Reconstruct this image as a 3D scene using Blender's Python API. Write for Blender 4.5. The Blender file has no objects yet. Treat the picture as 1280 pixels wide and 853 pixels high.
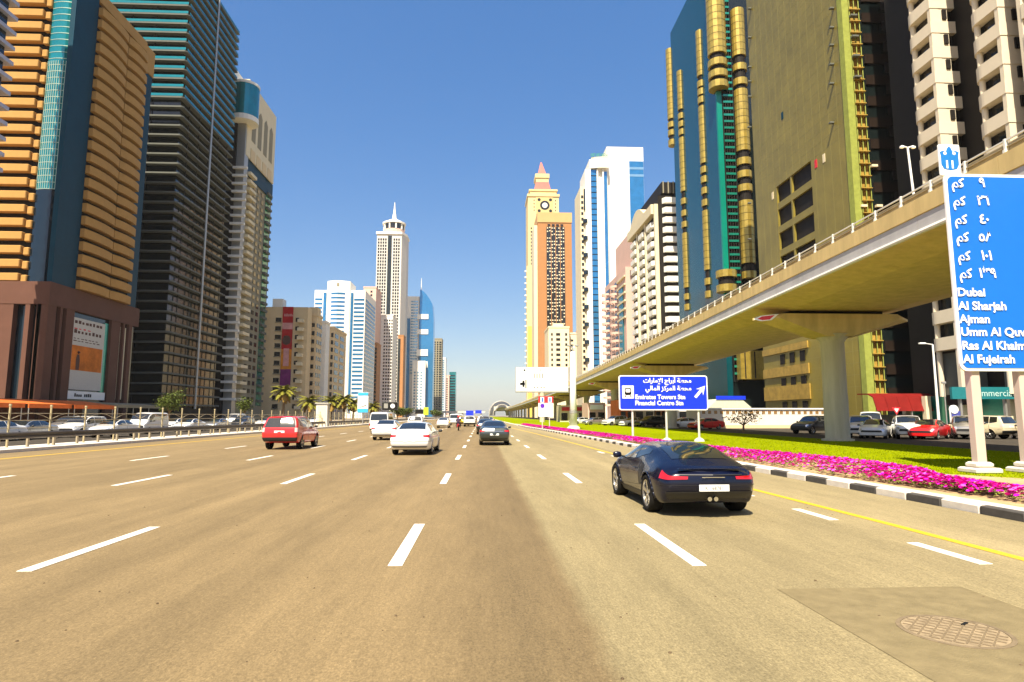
import bpy, math, random
import numpy as np
from mathutils import Vector
random.seed(7)
R = math.radians
SC = bpy.context.scene
COL = SC.collection

# ------------------------------------------------------------------ camera, sky, sun, exposure
F_PX = 780.0                       # focal length in pixels of a 1280 px wide frame
PITCH, YAW, EYE = R(6.835), R(2.697), 1.75
cam = bpy.data.cameras.new('camera')
cam.sensor_width = 36.0
cam.lens = F_PX / 1280 * 36.0
cam.clip_start, cam.clip_end = 0.1, 20000
camo = bpy.data.objects.new('camera', cam)
COL.objects.link(camo)
camo.location = (0, 0, EYE)
camo.rotation_euler = (R(90) + PITCH, 0, -YAW)
SC.camera = camo

SUN_EL, SUN_A = R(55), R(19)       # behind the viewer, to the left
sx, sy, sz = -math.sin(SUN_A) * math.cos(SUN_EL), -math.cos(SUN_A) * math.cos(SUN_EL), math.sin(SUN_EL)
world = bpy.data.worlds.new('World')
SC.world = world
world.use_nodes = True
nt = world.node_tree
bg = nt.nodes['Background']
skyn = nt.nodes.new('ShaderNodeTexSky')
skyn.sky_type = 'NISHITA'
skyn.sun_disc = False
skyn.sun_elevation = SUN_EL
skyn.sun_rotation = math.atan2(sx, sy)
skyn.altitude = 0
skyn.air_density = 1.0
skyn.dust_density = 2.0
skyn.ozone_density = 2.0
hs = nt.nodes.new('ShaderNodeHueSaturation'); hs.inputs['Saturation'].default_value = 1.85; hs.inputs['Hue'].default_value = 0.51
gm = nt.nodes.new('ShaderNodeGamma'); gm.inputs[1].default_value = 0.6      # the photograph's soft contrast
nt.links.new(skyn.outputs[0], gm.inputs[0]); nt.links.new(gm.outputs[0], hs.inputs['Color']); nt.links.new(hs.outputs[0], bg.inputs[0])
bg.inputs[1].default_value = 0.15
sun = bpy.data.lights.new('sun', 'SUN')
sun.energy = 5.0
sun.angle = R(0.53)
sun.color = (1.0, 0.90, 0.72)
suno = bpy.data.objects.new('sun', sun)
COL.objects.link(suno)
suno.rotation_euler = Vector((sx, sy, sz)).to_track_quat('Z', 'Y').to_euler()
suno.location = (0, 0, 200)
vs = SC.view_settings
vs.view_transform = 'Standard'
vs.look = 'None'
vs.exposure = 1.12
vs.gamma = 1.0
vs.use_curve_mapping = False

# ------------------------------------------------------------------ helpers
cp, sp_, cy_, sy_ = math.cos(PITCH), math.sin(PITCH), math.cos(YAW), math.sin(YAW)
FW = Vector((sy_ * cp, cy_ * cp, sp_)); RT = Vector((cy_, -sy_, 0)); UP = RT.cross(FW)
def ray(px, py):                   # survey sight line through a point of the photograph
    return FW + RT * ((px - 640) / F_PX) + UP * ((426.5 - py) / F_PX)
def at(px, py, Y):                 # where that sight line stands Y metres down the road: X, Z
    d = ray(px, py); k = Y / d.y
    return d.x * k, EYE + d.z * k
def xat(px, py, Y): return at(px, py, Y)[0]
def zat(px, py, Y): return at(px, py, Y)[1]
def yat(px, py, X):
    d = ray(px, py); return X / d.x * d.y

def link(o, parent=None):
    COL.objects.link(o)
    if parent is not None: o.parent = parent
    return o
def woff(p):
    v = Vector((0, 0, 0))
    while p is not None:
        v += p.location; p = p.parent
    return v
def tag(o, label=None, cat=None, group=None, kind=None):
    if label: o['label'] = label
    if cat: o['category'] = cat
    if group: o['group'] = group
    if kind: o['kind'] = kind
    return o
def thing(name, label, cat, loc=(0, 0, 0), rz=0, group=None):
    o = bpy.data.objects.new(name, None)
    o.empty_display_size = 0.3
    link(o); o.location = loc; o.rotation_euler = (0, 0, rz)
    return tag(o, label, cat, group)
def copy_tree(o, parent=None, swap=None):
    c = o.copy(); link(c, parent)
    if swap and c.type == 'MESH':
        for s in c.material_slots:
            if s.material and s.material.name in swap:
                m = swap[s.material.name]; s.link = 'OBJECT'; s.material = m
    for ch in list(o.children): copy_tree(ch, c, swap)
    return c
def inst(mesh, name, parent, loc, rz=0, local=False):
    o = bpy.data.objects.new(name, mesh); link(o, parent)
    o.location = Vector(loc) - (Vector((0, 0, 0)) if local or parent is None else woff(parent))
    if rz: o.rotation_euler = (0, 0, rz)
    return o

class MB:
    def __init__(s): s.v = []; s.f = []
    def add(s, vs, fs):
        b = len(s.v); s.v += [tuple(p) for p in vs]; s.f += [tuple(b + i for i in f) for f in fs]; return s
    def box(s, x0, x1, y0, y1, z0, z1):
        if x0 > x1: x0, x1 = x1, x0
        if y0 > y1: y0, y1 = y1, y0
        return s.add([(x0, y0, z0), (x1, y0, z0), (x1, y1, z0), (x0, y1, z0), (x0, y0, z1), (x1, y0, z1), (x1, y1, z1), (x0, y1, z1)],
                     [(0, 3, 2, 1), (4, 5, 6, 7), (0, 1, 5, 4), (1, 2, 6, 5), (2, 3, 7, 6), (3, 0, 4, 7)])
    def cbox(s, x0, x1, y0, y1, z0, z1, c=0.02):      # box with chamfered edges
        X, Y, Z = (x0, x1), (y0, y1), (z0, z1)
        lay = []
        for z, i in ((z0, c), (z0 + c, 0), (z1 - c, 0), (z1, c)):
            k = c if i == 0 else 2 * c
            a, b, d, e = x0 + i, x1 - i, y0 + i, y1 - i
            lay.append([(a + c, d, z), (b - c, d, z), (b, d + c, z), (b, e - c, z), (b - c, e, z), (a + c, e, z), (a, e - c, z), (a, d + c, z)])
        return s.skin(lay, True, True)
    def skin(s, rings, closed=True, caps=True):
        n = len(rings[0]); vs = [p for r in rings for p in r]; fs = []
        for i in range(len(rings) - 1):
            for k in range(n if closed else n - 1):
                a, b = i * n + k, i * n + (k + 1) % n
                fs.append((a, b, b + n, a + n))
        if caps and closed:
            fs.append(tuple(reversed(range(n)))); fs.append(tuple(range((len(rings) - 1) * n, len(rings) * n)))
        return s.add(vs, fs)
    def prism(s, pts, z0, z1):                        # counter-clockwise plan
        return s.skin([[(x, y, z0) for x, y in pts], [(x, y, z1) for x, y in pts]])
    def prism_y(s, pts, y0, y1):                      # x,z outline
        return s.skin([[(x, y0, z) for x, z in pts], [(x, y1, z) for x, z in pts]])
    def prism_x(s, pts, x0, x1):                      # y,z outline
        return s.skin([[(x0, y, z) for y, z in pts], [(x1, y, z) for y, z in pts]])
    def cyl(s, p0, p1, r0, r1=None, n=10, caps=True):
        r1 = r0 if r1 is None else r1
        p0, p1 = Vector(p0), Vector(p1); d = (p1 - p0).normalized()
        a = d.cross(Vector((0, 0, 1)) if abs(d.z) < .9 else Vector((1, 0, 0))).normalized(); b = d.cross(a)
        rings = []
        for p, r in ((p0, r0), (p1, r1)):
            rings.append([p + (a * math.cos(t) + b * math.sin(t)) * r for t in [2 * math.pi * k / n for k in range(n)]])
        return s.skin(rings, True, caps)
    def tube(s, pts, r, n=8):
        for a, b in zip(pts[:-1], pts[1:]): s.cyl(a, b, r, r, n)
        return s
    def lathe(s, prof, c=(0, 0), n=20, a0=0, a1=2 * math.pi, caps=True):   # profile (r,z)
        full = abs(a1 - a0 - 2 * math.pi) < 1e-6
        m = n if full else n + 1
        rings = [[(c[0] + r * math.cos(a0 + (a1 - a0) * k / n), c[1] + r * math.sin(a0 + (a1 - a0) * k / n), z) for k in range(m)] for r, z in prof]
        return s.skin(rings, full, full and caps)
    def mesh(s, name, mat, smooth=False, off=(0, 0, 0)):
        me = bpy.data.meshes.new(name)
        ox, oy, oz = off
        me.from_pydata([(x - ox, y - oy, z - oz) for x, y, z in s.v], [], s.f)
        if mat: me.materials.append(mat)
        if smooth:
            me.polygons.foreach_set('use_smooth', [True] * len(me.polygons))
        me.update()
        return me
    def build(s, name, mat, parent=None, smooth=False, local=False, kind=None):
        off = (0, 0, 0) if (local or parent is None) else woff(parent)
        o = bpy.data.objects.new(name, s.mesh(name, mat, smooth, off))
        link(o, parent)
        if kind: o['kind'] = kind
        return o
def auto_smooth(o, ang=35):
    me = o.data
    try: me.set_sharp_from_angle(angle=R(ang))
    except Exception: pass
    me.polygons.foreach_set('use_smooth', [True] * len(me.polygons)); me.update()
    return o
def bx(name, mat, parent, x0, x1, y0, y1, z0, z1): return MB().box(x0, x1, y0, y1, z0, z1).build(name, mat, parent)
def boxes(name, mat, parent, size, centres):          # alike pieces share one mesh
    a, b, c = [k / 2 for k in size]
    me = MB().box(-a, a, -b, b, -c, c).mesh(name, mat)
    return [inst(me, name, parent, p) for p in centres]
def stuffbox(name, mat, parent, size, centres):       # pieces too small to pick apart, joined
    a, b, c = [k / 2 for k in size]; m = MB()
    for x, y, z in centres: m.box(x - a, x + a, y - b, y + b, z - c, z + c)
    o = m.build(name, mat, parent); o['kind'] = 'stuff'; return o
def frange(a, b, d):
    n = max(0, int(math.floor((b - a) / d + 1e-6))); return [a + d * k for k in range(n + 1)]

# ------------------------------------------------------------------ materials
def mat(name, col, rough=0.6, metal=0.0, vary=0.12, scale=3.0, bump=0.0, bscale=30.0, coat=0.0, spec=0.5, stretch=None, trans=0.0, emit=0.0):
    if rough >= .6 and spec == .5: spec = .12
    m = bpy.data.materials.new(name); m.use_nodes = True
    t = m.node_tree; b = t.nodes['Principled BSDF']
    b.inputs['Roughness'].default_value = rough; b.inputs['Metallic'].default_value = metal
    b.inputs['Specular IOR Level'].default_value = spec
    b.inputs['Coat Weight'].default_value = coat
    b.inputs['Coat Roughness'].default_value = 0.04
    if trans: b.inputs['Transmission Weight'].default_value = trans
    c = (col[0], col[1], col[2], 1)
    b.inputs['Base Color'].default_value = c
    m.diffuse_color = c
    if vary or bump:
        tc = t.nodes.new('ShaderNodeTexCoord'); src = tc.outputs['Object']
        if stretch:
            mp = t.nodes.new('ShaderNodeMapping'); mp.inputs['Scale'].default_value = stretch
            t.links.new(src, mp.inputs[0]); src = mp.outputs[0]
    if vary:
        n = t.nodes.new('ShaderNodeTexNoise'); n.inputs['Scale'].default_value = scale; n.inputs['Detail'].default_value = 6
        n.inputs['Roughness'].default_value = 0.65
        t.links.new(src, n.inputs['Vector'])
        r = t.nodes.new('ShaderNodeMapRange'); r.inputs[1].default_value = .25; r.inputs[2].default_value = .75
        r.inputs[3].default_value = 1 - vary; r.inputs[4].default_value = 1 + vary
        t.links.new(n.outputs[0], r.inputs[0])
        mx = t.nodes.new('ShaderNodeMix'); mx.data_type = 'RGBA'; mx.blend_type = 'MULTIPLY'; mx.inputs[0].default_value = 1
        mx.inputs[6].default_value = c
        t.links.new(r.outputs[0], mx.inputs[7]); t.links.new(mx.outputs[2], b.inputs['Base Color'])
    if bump:
        n2 = t.nodes.new('ShaderNodeTexNoise'); n2.inputs['Scale'].default_value = bscale; n2.inputs['Detail'].default_value = 4
        t.links.new(src, n2.inputs['Vector'])
        bp = t.nodes.new('ShaderNodeBump'); bp.inputs['Strength'].default_value = bump; bp.inputs['Distance'].default_value = 0.02
        t.links.new(n2.outputs[0], bp.inputs['Height']); t.links.new(bp.outputs[0], b.inputs['Normal'])
    return m
def glass(name, col, metal=0.55, rough=0.10, vary=0.18, scale=0.35, wav=0.03):  # mirror-like tinted curtain glass
    return mat(name, col, rough, metal, vary, scale, wav, 0.25, spec=0.8)
M = {}
M['white_paint'] = mat('white_paint', (.80, .79, .74), .5, vary=.05, scale=6)
M['steel'] = mat('steel', (.42, .41, .38), .45, .6, .1)
M['pole'] = mat('pole_paint', (.62, .60, .54), .5, .2, .08)
M['darkmetal'] = mat('dark_metal', (.05, .05, .05), .5, .3)
M['black'] = mat('black', (.012, .012, .012), .6)
M['concrete'] = mat('concrete', (.60, .45, .20), .8, vary=.20, scale=.9, bump=.15, bscale=8, stretch=(1.6, 1.6, .25))
M['concrete_light'] = mat('concrete_light', (.60, .57, .50), .8, vary=.10, scale=.8)
M['pier'] = mat('pier_concrete', (.50, .45, .33), .8, vary=.18, scale=1.2, bump=.15, bscale=6, stretch=(2.5, 2.5, .25))
M['fascia_white'] = mat('fascia_white', (.66, .64, .58), .6, vary=.08, scale=.5)
M['red'] = mat('sign_red', (.62, .02, .03), .5)
M['sign_white'] = mat('sign_white', (.82, .82, .80), .45, vary=.03)
M['sign_blue'] = mat('sign_blue', (.001, .135, .62), .55, vary=.04)
M['sign_blue2'] = mat('sign_deep_blue', (.004, .03, .62), .4, vary=.04)
# ------------------------------------------------------------------ ground, roads, kerbs, markings
def lerp_pts(pts, y):
    ys = [p[0] for p in pts]
    return [float(np.interp(y, ys, [p[k] for p in pts])) for k in range(1, len(pts[0]))]
KP = [(-20, 9.2), (5, 9.0), (12, 8.95), (20, 8.6), (40, 8.2), (65, 7.5), (90, 6.6), (130, 5.8), (200, 5.4), (1600, 5.2)]
def KX(y): return lerp_pts(KP, y)[0]

def road_material():
    m = bpy.data.materials.new('road_asphalt'); m.use_nodes = True
    t = m.node_tree; b = t.nodes['Principled BSDF']; L = t.links.new; N = t.nodes.new
    b.inputs['Roughness'].default_value = .82; b.inputs['Specular IOR Level'].default_value = .25
    tc = N('ShaderNodeTexCoord'); sep = N('ShaderNodeSeparateXYZ'); L(tc.outputs['Object'], sep.inputs[0])
    def noise(scale, sc3=(1, 1, 1), det=5, rough=.6):
        mp = N('ShaderNodeMapping'); mp.inputs['Scale'].default_value = sc3; L(tc.outputs['Object'], mp.inputs[0])
        n = N('ShaderNodeTexNoise'); n.inputs['Scale'].default_value = scale; n.inputs['Detail'].default_value = det; n.inputs['Roughness'].default_value = rough
        L(mp.outputs[0], n.inputs['Vector']); return n.outputs[0]
    # older brown lanes to the left, a newer greyer lane from x = 0.9 on (wobbly seam)
    w = N('ShaderNodeMath'); w.operation = 'MULTIPLY_ADD'; L(noise(1.2), w.inputs[0]); w.inputs[1].default_value = .22; L(sep.outputs[0], w.inputs[2])
    st = N('ShaderNodeMapRange'); st.inputs[1].default_value = .95; st.inputs[2].default_value = 1.12; L(w.outputs[0], st.inputs[0])
    base = N('ShaderNodeMix'); base.data_type = 'RGBA'; L(st.outputs[0], base.inputs[0])
    base.inputs[6].default_value = (.205, .146, .070, 1); base.inputs[7].default_value = (.245, .196, .100, 1)
    cr = N('ShaderNodeValToRGB'); L(N('ShaderNodeMapRange').outputs[0], cr.inputs[0])
    mr = cr.inputs[0].links[0].from_node; mr.inputs[1].default_value = -24; mr.inputs[2].default_value = 12; L(w.outputs[0], mr.inputs[0])
    def pos(x): return (x + 24) / 36
    cs = cr.color_ramp; cs.elements[0].position = 0; cs.elements[0].color = (1, 1, 1, 1); cs.elements[1].position = 1; cs.elements[1].color = (1, 1, 1, 1)
    for x, v in ((-15, 1), (-12.6, .90), (-11.6, 1), (-10.4, .90), (-9.3, 1.04), (-8, .88), (-7.2, 1), (-6.2, .86), (-5.2, 1.05), (-4.1, .80), (-3.2, .94), (-2.2, .84), (-1.2, 1.04), (-.1, .95), (.3, .84), (.95, .80), (1.12, 1), (2, .97), (2.6, 1.05), (3.6, .95), (4.6, 1.02), (5.6, .98), (7.2, 1.12)):
        e = cs.elements.new(pos(x)); e.color = (v, v, v, 1)
    m1 = N('ShaderNodeMix'); m1.data_type = 'RGBA'; m1.blend_type = 'MULTIPLY'; m1.inputs[0].default_value = 1.0
    L(base.outputs[2], m1.inputs[6]); L(cr.outputs[0], m1.inputs[7])
    def mul(prev, fac_out, lo, hi, a=.3, c=.7):
        r = N('ShaderNodeMapRange'); r.inputs[1].default_value = a; r.inputs[2].default_value = c; r.inputs[3].default_value = lo; r.inputs[4].default_value = hi
        L(fac_out, r.inputs[0])
        x = N('ShaderNodeMix'); x.data_type = 'RGBA'; x.blend_type = 'MULTIPLY'; x.inputs[0].default_value = 1
        L(prev, x.inputs[6]); L(r.outputs[0], x.inputs[7]); return x.outputs[2]
    c = m1.outputs[2]
    c = mul(c, noise(.25, (1, .12, 1)), .86, 1.14)
    c = mul(c, noise(2.2, (1, .25, 1)), .90, 1.10)
    c = mul(c, noise(55, (1, .55, 1), 3, .7), .68, 1.32)
    c = mul(c, noise(24, (1, .45, 1), 3, .65), .86, 1.14)
    c = mul(c, noise(85, (1, .6, 1), 2, .5), 1.0, 1.7, .66, .74)
    c = mul(c, noise(14, (1, .10, 1), 4, .7), .91, 1.09)
    c = mul(c, noise(.55, (2.2, .05, 1), 4, .6), .88, 1.10)
    # dark oil drips and specks
    c = mul(c, noise(3.3, (1, .5, 1), 5, .7), .5, 1.0, .17, .23)
    L(c, b.inputs['Base Color'])
    bp = N('ShaderNodeBump'); bp.inputs['Strength'].default_value = .55; bp.inputs['Distance'].default_value = .012
    L(noise(70, (1, 1, 1), 4, .7), bp.inputs['Height']); L(bp.outputs[0], b.inputs['Normal'])
    return m
M['road'] = road_material()
M['ground'] = mat('sand_ground', (.34, .26, .16), .9, vary=.2, scale=.05, bump=.2, bscale=4)
M['asphalt_far'] = mat('side_asphalt', (.060, .050, .038), .85, vary=.2, scale=.3, bump=.2, bscale=40)
M['paving'] = mat('paving', (.33, .27, .19), .85, vary=.12, scale=.5)
M['patch'] = mat('asphalt_patch', (.200, .158, .082), .8, vary=.22, scale=5, bump=.5, bscale=70)
def marking_mat(name, col):       # worn road paint
    m = mat(name, col, .6, vary=.0)
    t = m.node_tree; b = t.nodes['Principled BSDF']
    tc = t.nodes.new('ShaderNodeTexCoord'); n = t.nodes.new('ShaderNodeTexNoise'); n.inputs['Scale'].default_value = 26; n.inputs['Detail'].default_value = 6; n.inputs['Roughness'].default_value = .8
    t.links.new(tc.outputs['Object'], n.inputs['Vector'])
    r = t.nodes.new('ShaderNodeMapRange'); r.inputs[1].default_value = .34; r.inputs[2].default_value = .52; t.links.new(n.outputs[0], r.inputs[0])
    mx = t.nodes.new('ShaderNodeMix'); mx.data_type = 'RGBA'; mx.inputs[6].default_value = (col[0] * .62, col[1] * .58, col[2] * .5, 1); mx.inputs[7].default_value = (*col, 1)
    t.links.new(r.outputs[0], mx.inputs[0]); t.links.new(mx.outputs[2], b.inputs['Base Color'])
    return m
M['mark_white'] = marking_mat('marking_white', (.78, .74, .66))
M['mark_yellow'] = marking_mat('marking_yellow', (.62, .40, .03))

ground = MB().add([(-6000, -60, -.12), (6000, -60, -.12), (6000, 9000, -.12), (-6000, 9000, -.12)], [(0, 1, 2, 3)]).build('ground', M['ground']); tag(ground, kind='structure')
ys = list(range(-20, 130, 5)) + [130, 160, 200, 300, 500, 900, 1600]
def strip(name, mat_, xl, xr, z, ys_, parent=None, kind='structure'):
    m = MB(); vs = []
    for y in ys_: vs += [(xl(y), y, z), (xr(y), y, z)]
    m.add(vs, [(2 * i, 2 * i + 1, 2 * i + 3, 2 * i + 2) for i in range(len(ys_) - 1)])
    o = m.build(name, mat_, parent)
    if kind: o['kind'] = kind
    return o
road = strip('road', M['road'], lambda y: -22.4, KX, 0, ys)
strip('opposite_road', M['asphalt_far'], lambda y: -50, lambda y: -26.6, -.02, ys)
strip('left_pavement', M['paving'], lambda y: -96, lambda y: -50.2, .03, ys)
strip('parking_road', M['asphalt_far'], lambda y: 24.4, lambda y: 53.5, .03, ys)
strip('right_pavement', M['paving'], lambda y: 53.6, lambda y: 70, .06, ys)

# painted markings: every dash its own piece of the road
DASH_X = (-13.75, -9.25, -5.15, -1.0, 2.56)
dm = MB().box(-.085, .085, -1.42, 1.42, -.003, .003).mesh('lane_dash', M['mark_white'])
for x in DASH_X:
    for k in range(0, 26):
        y = 8.98 + 9.05 * k + random.uniform(-.12, .12)
        if x > 2 and y > 95: continue
        o = inst(dm, 'lane_dash', road, (x + random.uniform(-.02, .02), y, .004), local=True)
        o.rotation_euler.z = random.uniform(-.004, .004)
sm_ = MB().box(-.085, .085, -.63, .63, -.003, .003).mesh('lane_dash', M['mark_white'])
for k in range(0, 9):
    y = 4.85 + 3.17 * k
    inst(sm_, 'lane_dash', road, (5.97 - .012 * (y - 8), y, .004), rz=R(.7), local=True)
strip('edge_line', M['mark_yellow'], lambda y: KX(y) - 2.42, lambda y: KX(y) - 2.26, .005, ys, road, None)
strip('edge_line', M['mark_yellow'], lambda y: -19.7, lambda y: -19.48, .005, ys, road, None)
# tarred patch round a manhole
MB().add([(3.0, 3.0, .004), (4.93, 3.0, .004), (4.93, 6.46, .004), (3.0, 6.46, .004)], [(0, 1, 2, 3)]).build('asphalt_patch', M['patch'], road)
mh = thing('manhole_cover', 'round tan manhole cover set in the dark asphalt patch', 'manhole', (3.86, 5.17, .0))
M['manhole'] = mat('manhole_iron', (.27, .205, .125), .8, .0, vary=.45, scale=9, bump=.6, bscale=35)
M['manhole_dark'] = mat('manhole_rim', (.185, .14, .085), .85, 0, .3, 12, .5, 30)
MB().lathe([(.41, .003), (.41, .008), (.375, .009), (.375, .003)], n=32).build('rim', M['manhole_dark'], mh, local=True)
cv = MB().lathe([(.37, .003), (.37, .008), (.0, .009)], n=32, caps=False).build('cover', M['manhole'], mh, local=True)
stud = MB().box(-.028, .028, -.007, .007, 0, .004).mesh('stud', M['manhole_dark'])
for i in range(-6, 7):
    for j in range(-6, 7):
        if math.hypot(i, j) * .056 < .345:
            inst(stud, 'stud', cv, (i * .056, j * .056, .009), rz=R(45 if (i + j) % 2 else -45), local=True)
for a in (35,):
    inst(MB().box(-.05, .05, -.012, .012, 0, .009).mesh('lift_slot', M['black']), 'lift_slot', cv, (.25 * math.cos(R(a)), .25 * math.sin(R(a)), .0085), rz=R(a), local=True)

# kerb stones along the lawn
kerb = tag(bpy.data.objects.new('kerb', None), kind='structure'); link(kerb)
M['kerb_white'] = mat('kerb_white', (.62, .56, .48), .75, vary=.14, scale=4, bump=.25, bscale=30)
M['kerb_black'] = mat('kerb_black', (.075, .068, .06), .75, vary=.25, scale=5, bump=.25, bscale=30)
kmw = MB().cbox(0, .17, -.468, .468, -.1, .15, .018).mesh('kerb_stone', M['kerb_white'])
kmb = MB().cbox(0, .17, -.468, .468, -.1, .15, .018).mesh('kerb_stone', M['kerb_black'])
y = 4.0; k = 0
while y < 110:
    a = math.atan2(KX(y - .4) - KX(y + .4), .8)
    inst(kmb if k % 2 else kmw, 'kerb_stone', kerb, (KX(y), y, random.uniform(-.006, .006)), rz=a + random.uniform(-.006, .006), local=True)
    y += .95; k += 1
def strip_solid(name, m_, xl, xr, z0, z1, ys_, parent=None):
    m = MB(); rings = [[(xl(y), y, z0), (xr(y), y, z0), (xr(y), y, z1), (xl(y), y, z1)] for y in ys_]
    m.skin(rings); return m.build(name, m_, parent)
strip_solid('kerb_run', M['kerb_white'], KX, lambda y: KX(y) + .17, -.1, .15, [111, 130, 160, 200, 300, 500, 900, 1500], kerb)
strip_solid('edging_strip', M['kerb_white'], lambda y: KX(y) + .18, lambda y: KX(y) + .52, -.1, .155, ys, kerb)

# lawn, planting soil
BED = [(9.5, 10.15, 10.6), (11, 10.1, 10.95), (13, 10.0, 11.0), (15, 9.75, 11.3), (17, 9.45, 12.2), (20, 9.3, 12.4), (22, 9.25, 12.0), (24, 9.2, 11.3), (28, 9.05, 10.9), (40, 8.8, 10.15), (65, 8.1, 9.3), (90, 7.2, 8.2), (130, 6.4, 7.2)]
def grass_mat():
    m = mat('lawn', (.135, .215, .012), .75, vary=.0, bump=.5, bscale=60, spec=.0)
    t = m.node_tree; b = t.nodes['Principled BSDF']
    tc = [n for n in t.nodes if n.type == 'TEX_COORD'][0]
    n = t.nodes.new('ShaderNodeTexNoise'); n.inputs['Scale'].default_value = .6; n.inputs['Detail'].default_value = 10; n.inputs['Roughness'].default_value = .75
    t.links.new(tc.outputs['Object'], n.inputs['Vector'])
    r = t.nodes.new('ShaderNodeValToRGB'); r.color_ramp.elements[0].position = .3; r.color_ramp.elements[1].position = .7
    r.color_ramp.elements[0].color = (.155, .20, .001, 1); r.color_ramp.elements[1].color = (.235, .265, .002, 1)
    t.links.new(n.outputs[0], r.inputs[0]); t.links.new(r.outputs[0], b.inputs['Base Color']); return m
M['lawn'] = grass_mat()
M['soil'] = mat('sandy_soil', (.40, .29, .15), .95, vary=.25, scale=2, bump=.6, bscale=14)
lawn = strip('lawn', M['lawn'], lambda y: KX(y) + .53, lambda y: 24.3, .11, ys)
SOIL = [(4, 9.5, 14.5), (10, 9.5, 14.8), (14, 9.5, 14.6), (17, 9.3, 13.4), (20, 9.2, 12.7), (24, 9.1, 11.6), (28, 9.0, 11.1), (40, 8.75, 10.3), (65, 8.05, 9.4), (90, 7.15, 8.3), (130, 6.35, 7.3)]
strip('planting_soil', M['soil'], lambda y: lerp_pts(SOIL, y)[0], lambda y: lerp_pts(SOIL, y)[1] + .35 * math.sin(y * 1.7), .125, [4 + .7 * k for k in range(0, 180)])
# grass blades
m = MB(); rg = random.Random(3)
for _ in range(42000):
    y = 12 + 46 * rg.random() ** 1.6; sl = lerp_pts(SOIL, y)[1]
    x = rg.uniform(sl - .1, 24.3)
    h = rg.uniform(.02, .05); a = rg.uniform(0, 6.28); w = .016; l = rg.uniform(-.03, .03)
    c, s = math.cos(a) * w, math.sin(a) * w
    m.add([(x - c, y - s, .11), (x + c, y + s, .11), (x + l, y + l, .11 + h)], [(0, 1, 2)])
M['blade'] = mat('grass_blade', (.21, .25, .002), .8, vary=.2, scale=.8, spec=.05)
tag(m.build('grass', M['blade']), 'short bright green mown grass between flowers and viaduct', 'grass', kind='stuff')
# petunias: blooms and leaves
M['bloom'] = mat('bloom_pink', (.74, .008, .42), .7, vary=.35, scale=5)
M['bloom2'] = mat('bloom_pale', (.80, .10, .50), .7, vary=.2, scale=5)
M['bloom_leaf'] = mat('petunia_leaf', (.14, .17, .02), .7, vary=.3, scale=4)
fb = [MB(), MB(), MB()]
def bloom(m, x, y, z, r):
    a0 = rg.uniform(0, 6.28); tx, ty = rg.uniform(-.5, .5), rg.uniform(-.6, .3)
    vs = [(x, y, z - r * .35)]
    for k in range(5):
        a = a0 + k * 1.2566; dx, dy = math.cos(a) * r, math.sin(a) * r
        vs.append((x + dx, y + dy, z + dx * tx + dy * ty))
    m.add(vs, [(0, 1 + k, 1 + (k + 1) % 5) for k in range(5)])
for _ in range(40000):
    y = 9.8 + 100 * rg.random() ** 2.1
    xl, xr = lerp_pts(BED, y); u = rg.random(); x = xl + (xr - xl) * u + rg.gauss(0, .05)
    d = math.sin(x * 2.3 + y * 1.1) + math.sin(y * .83 + 1.3) + .8 * math.sin(x * 4.1 - y * 2.2)
    near = y < 15.5
    if d < (-.9 if not near else -.2) and rg.random() < .7: continue
    hgt = .12 + .17 * math.sin(math.pi * min(max(u, .02), .98)) ** .7 * (.6 if near else 1) + rg.uniform(-.04, .05)
    if rg.random() < .46:
        a = rg.uniform(0, 6.28); l = rg.uniform(.06, .11); c, s = math.cos(a), math.sin(a); z = .12 + hgt * rg.uniform(.3, .95)
        fb[2].add([(x, y, z), (x + c * l * .5 - s * l * .3, y + s * l * .5 + c * l * .3, z + .03), (x + c * l, y + s * l, z + rg.uniform(-.02, .04)), (x + c * l * .5 + s * l * .3, y + s * l * .5 - c * l * .3, z + .03)], [(0, 1, 2, 3)])
    else:
        bloom(fb[0] if rg.random() < .75 else fb[1], x, y, .13 + hgt, rg.uniform(.026, .048) * (1 + y / 80))
bedo = fb[0].build('flowers', M['bloom']); tag(bedo, 'bed of pink petunias in bloom along the striped kerb', 'flowers', kind='stuff')
o = fb[1].build('pale_blooms', M['bloom2'], bedo); o['kind'] = 'stuff'
o = fb[2].build('leaves', M['bloom_leaf'], bedo); o['kind'] = 'stuff'
# road grit
m = MB()
for _ in range(150):
    y = 3.5 + 14 * rg.random() ** 1.5; x = rg.uniform(-7, 7); r = rg.uniform(.004, .016) ** 1.0
    m.lathe([(r, 0), (r * .7, r * .7)], (x, y), 5)
M['grit'] = mat('grit', (.12, .085, .05), .9, vary=.4, scale=3)
tag(m.build('gravel', M['grit']), 'loose dark grit scattered on the asphalt in front', 'gravel', kind='stuff')

# left edge: concrete strip, guard rail, fence
lk = strip_solid('left_kerb', M['kerb_white'], lambda y: -24.9, lambda y: -22.45, -.1, .16, ys); tag(lk, kind='structure')
strip('median_soil', M['ground'], lambda y: -26.6, lambda y: -24.95, .05, ys)
rail = thing('guard_rail', 'weathered steel guard rail along the left edge of the highway', 'guard rail', (-23.6, 24, .16))
M['rail'] = mat('rail_steel', (.075, .062, .05), .45, .3, .3, 1, stretch=(1, .2, 4))
M['rail_post'] = mat('rail_post', (.36, .30, .2), .6, .2, .2, 3)
prof = [(0, .42), (.06, .47), (.06, .53), (0, .575), (0, .615), (.06, .66), (.06, .72), (0, .77), (-.02, .77), (-.02, .42)]
MB().skin([[(-23.52 + a, y, .16 + z) for a, z in prof] for y in (18, 60, 150, 300)]).build('beam', M['rail'], rail)
bm_ = MB().cbox(-.05, .05, -.07, .07, 0, .74, .01).mesh('post', M['rail_post'])
for y in frange(24, 150, 2.0): inst(bm_, 'post', rail, (-23.62, y, .16))
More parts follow.
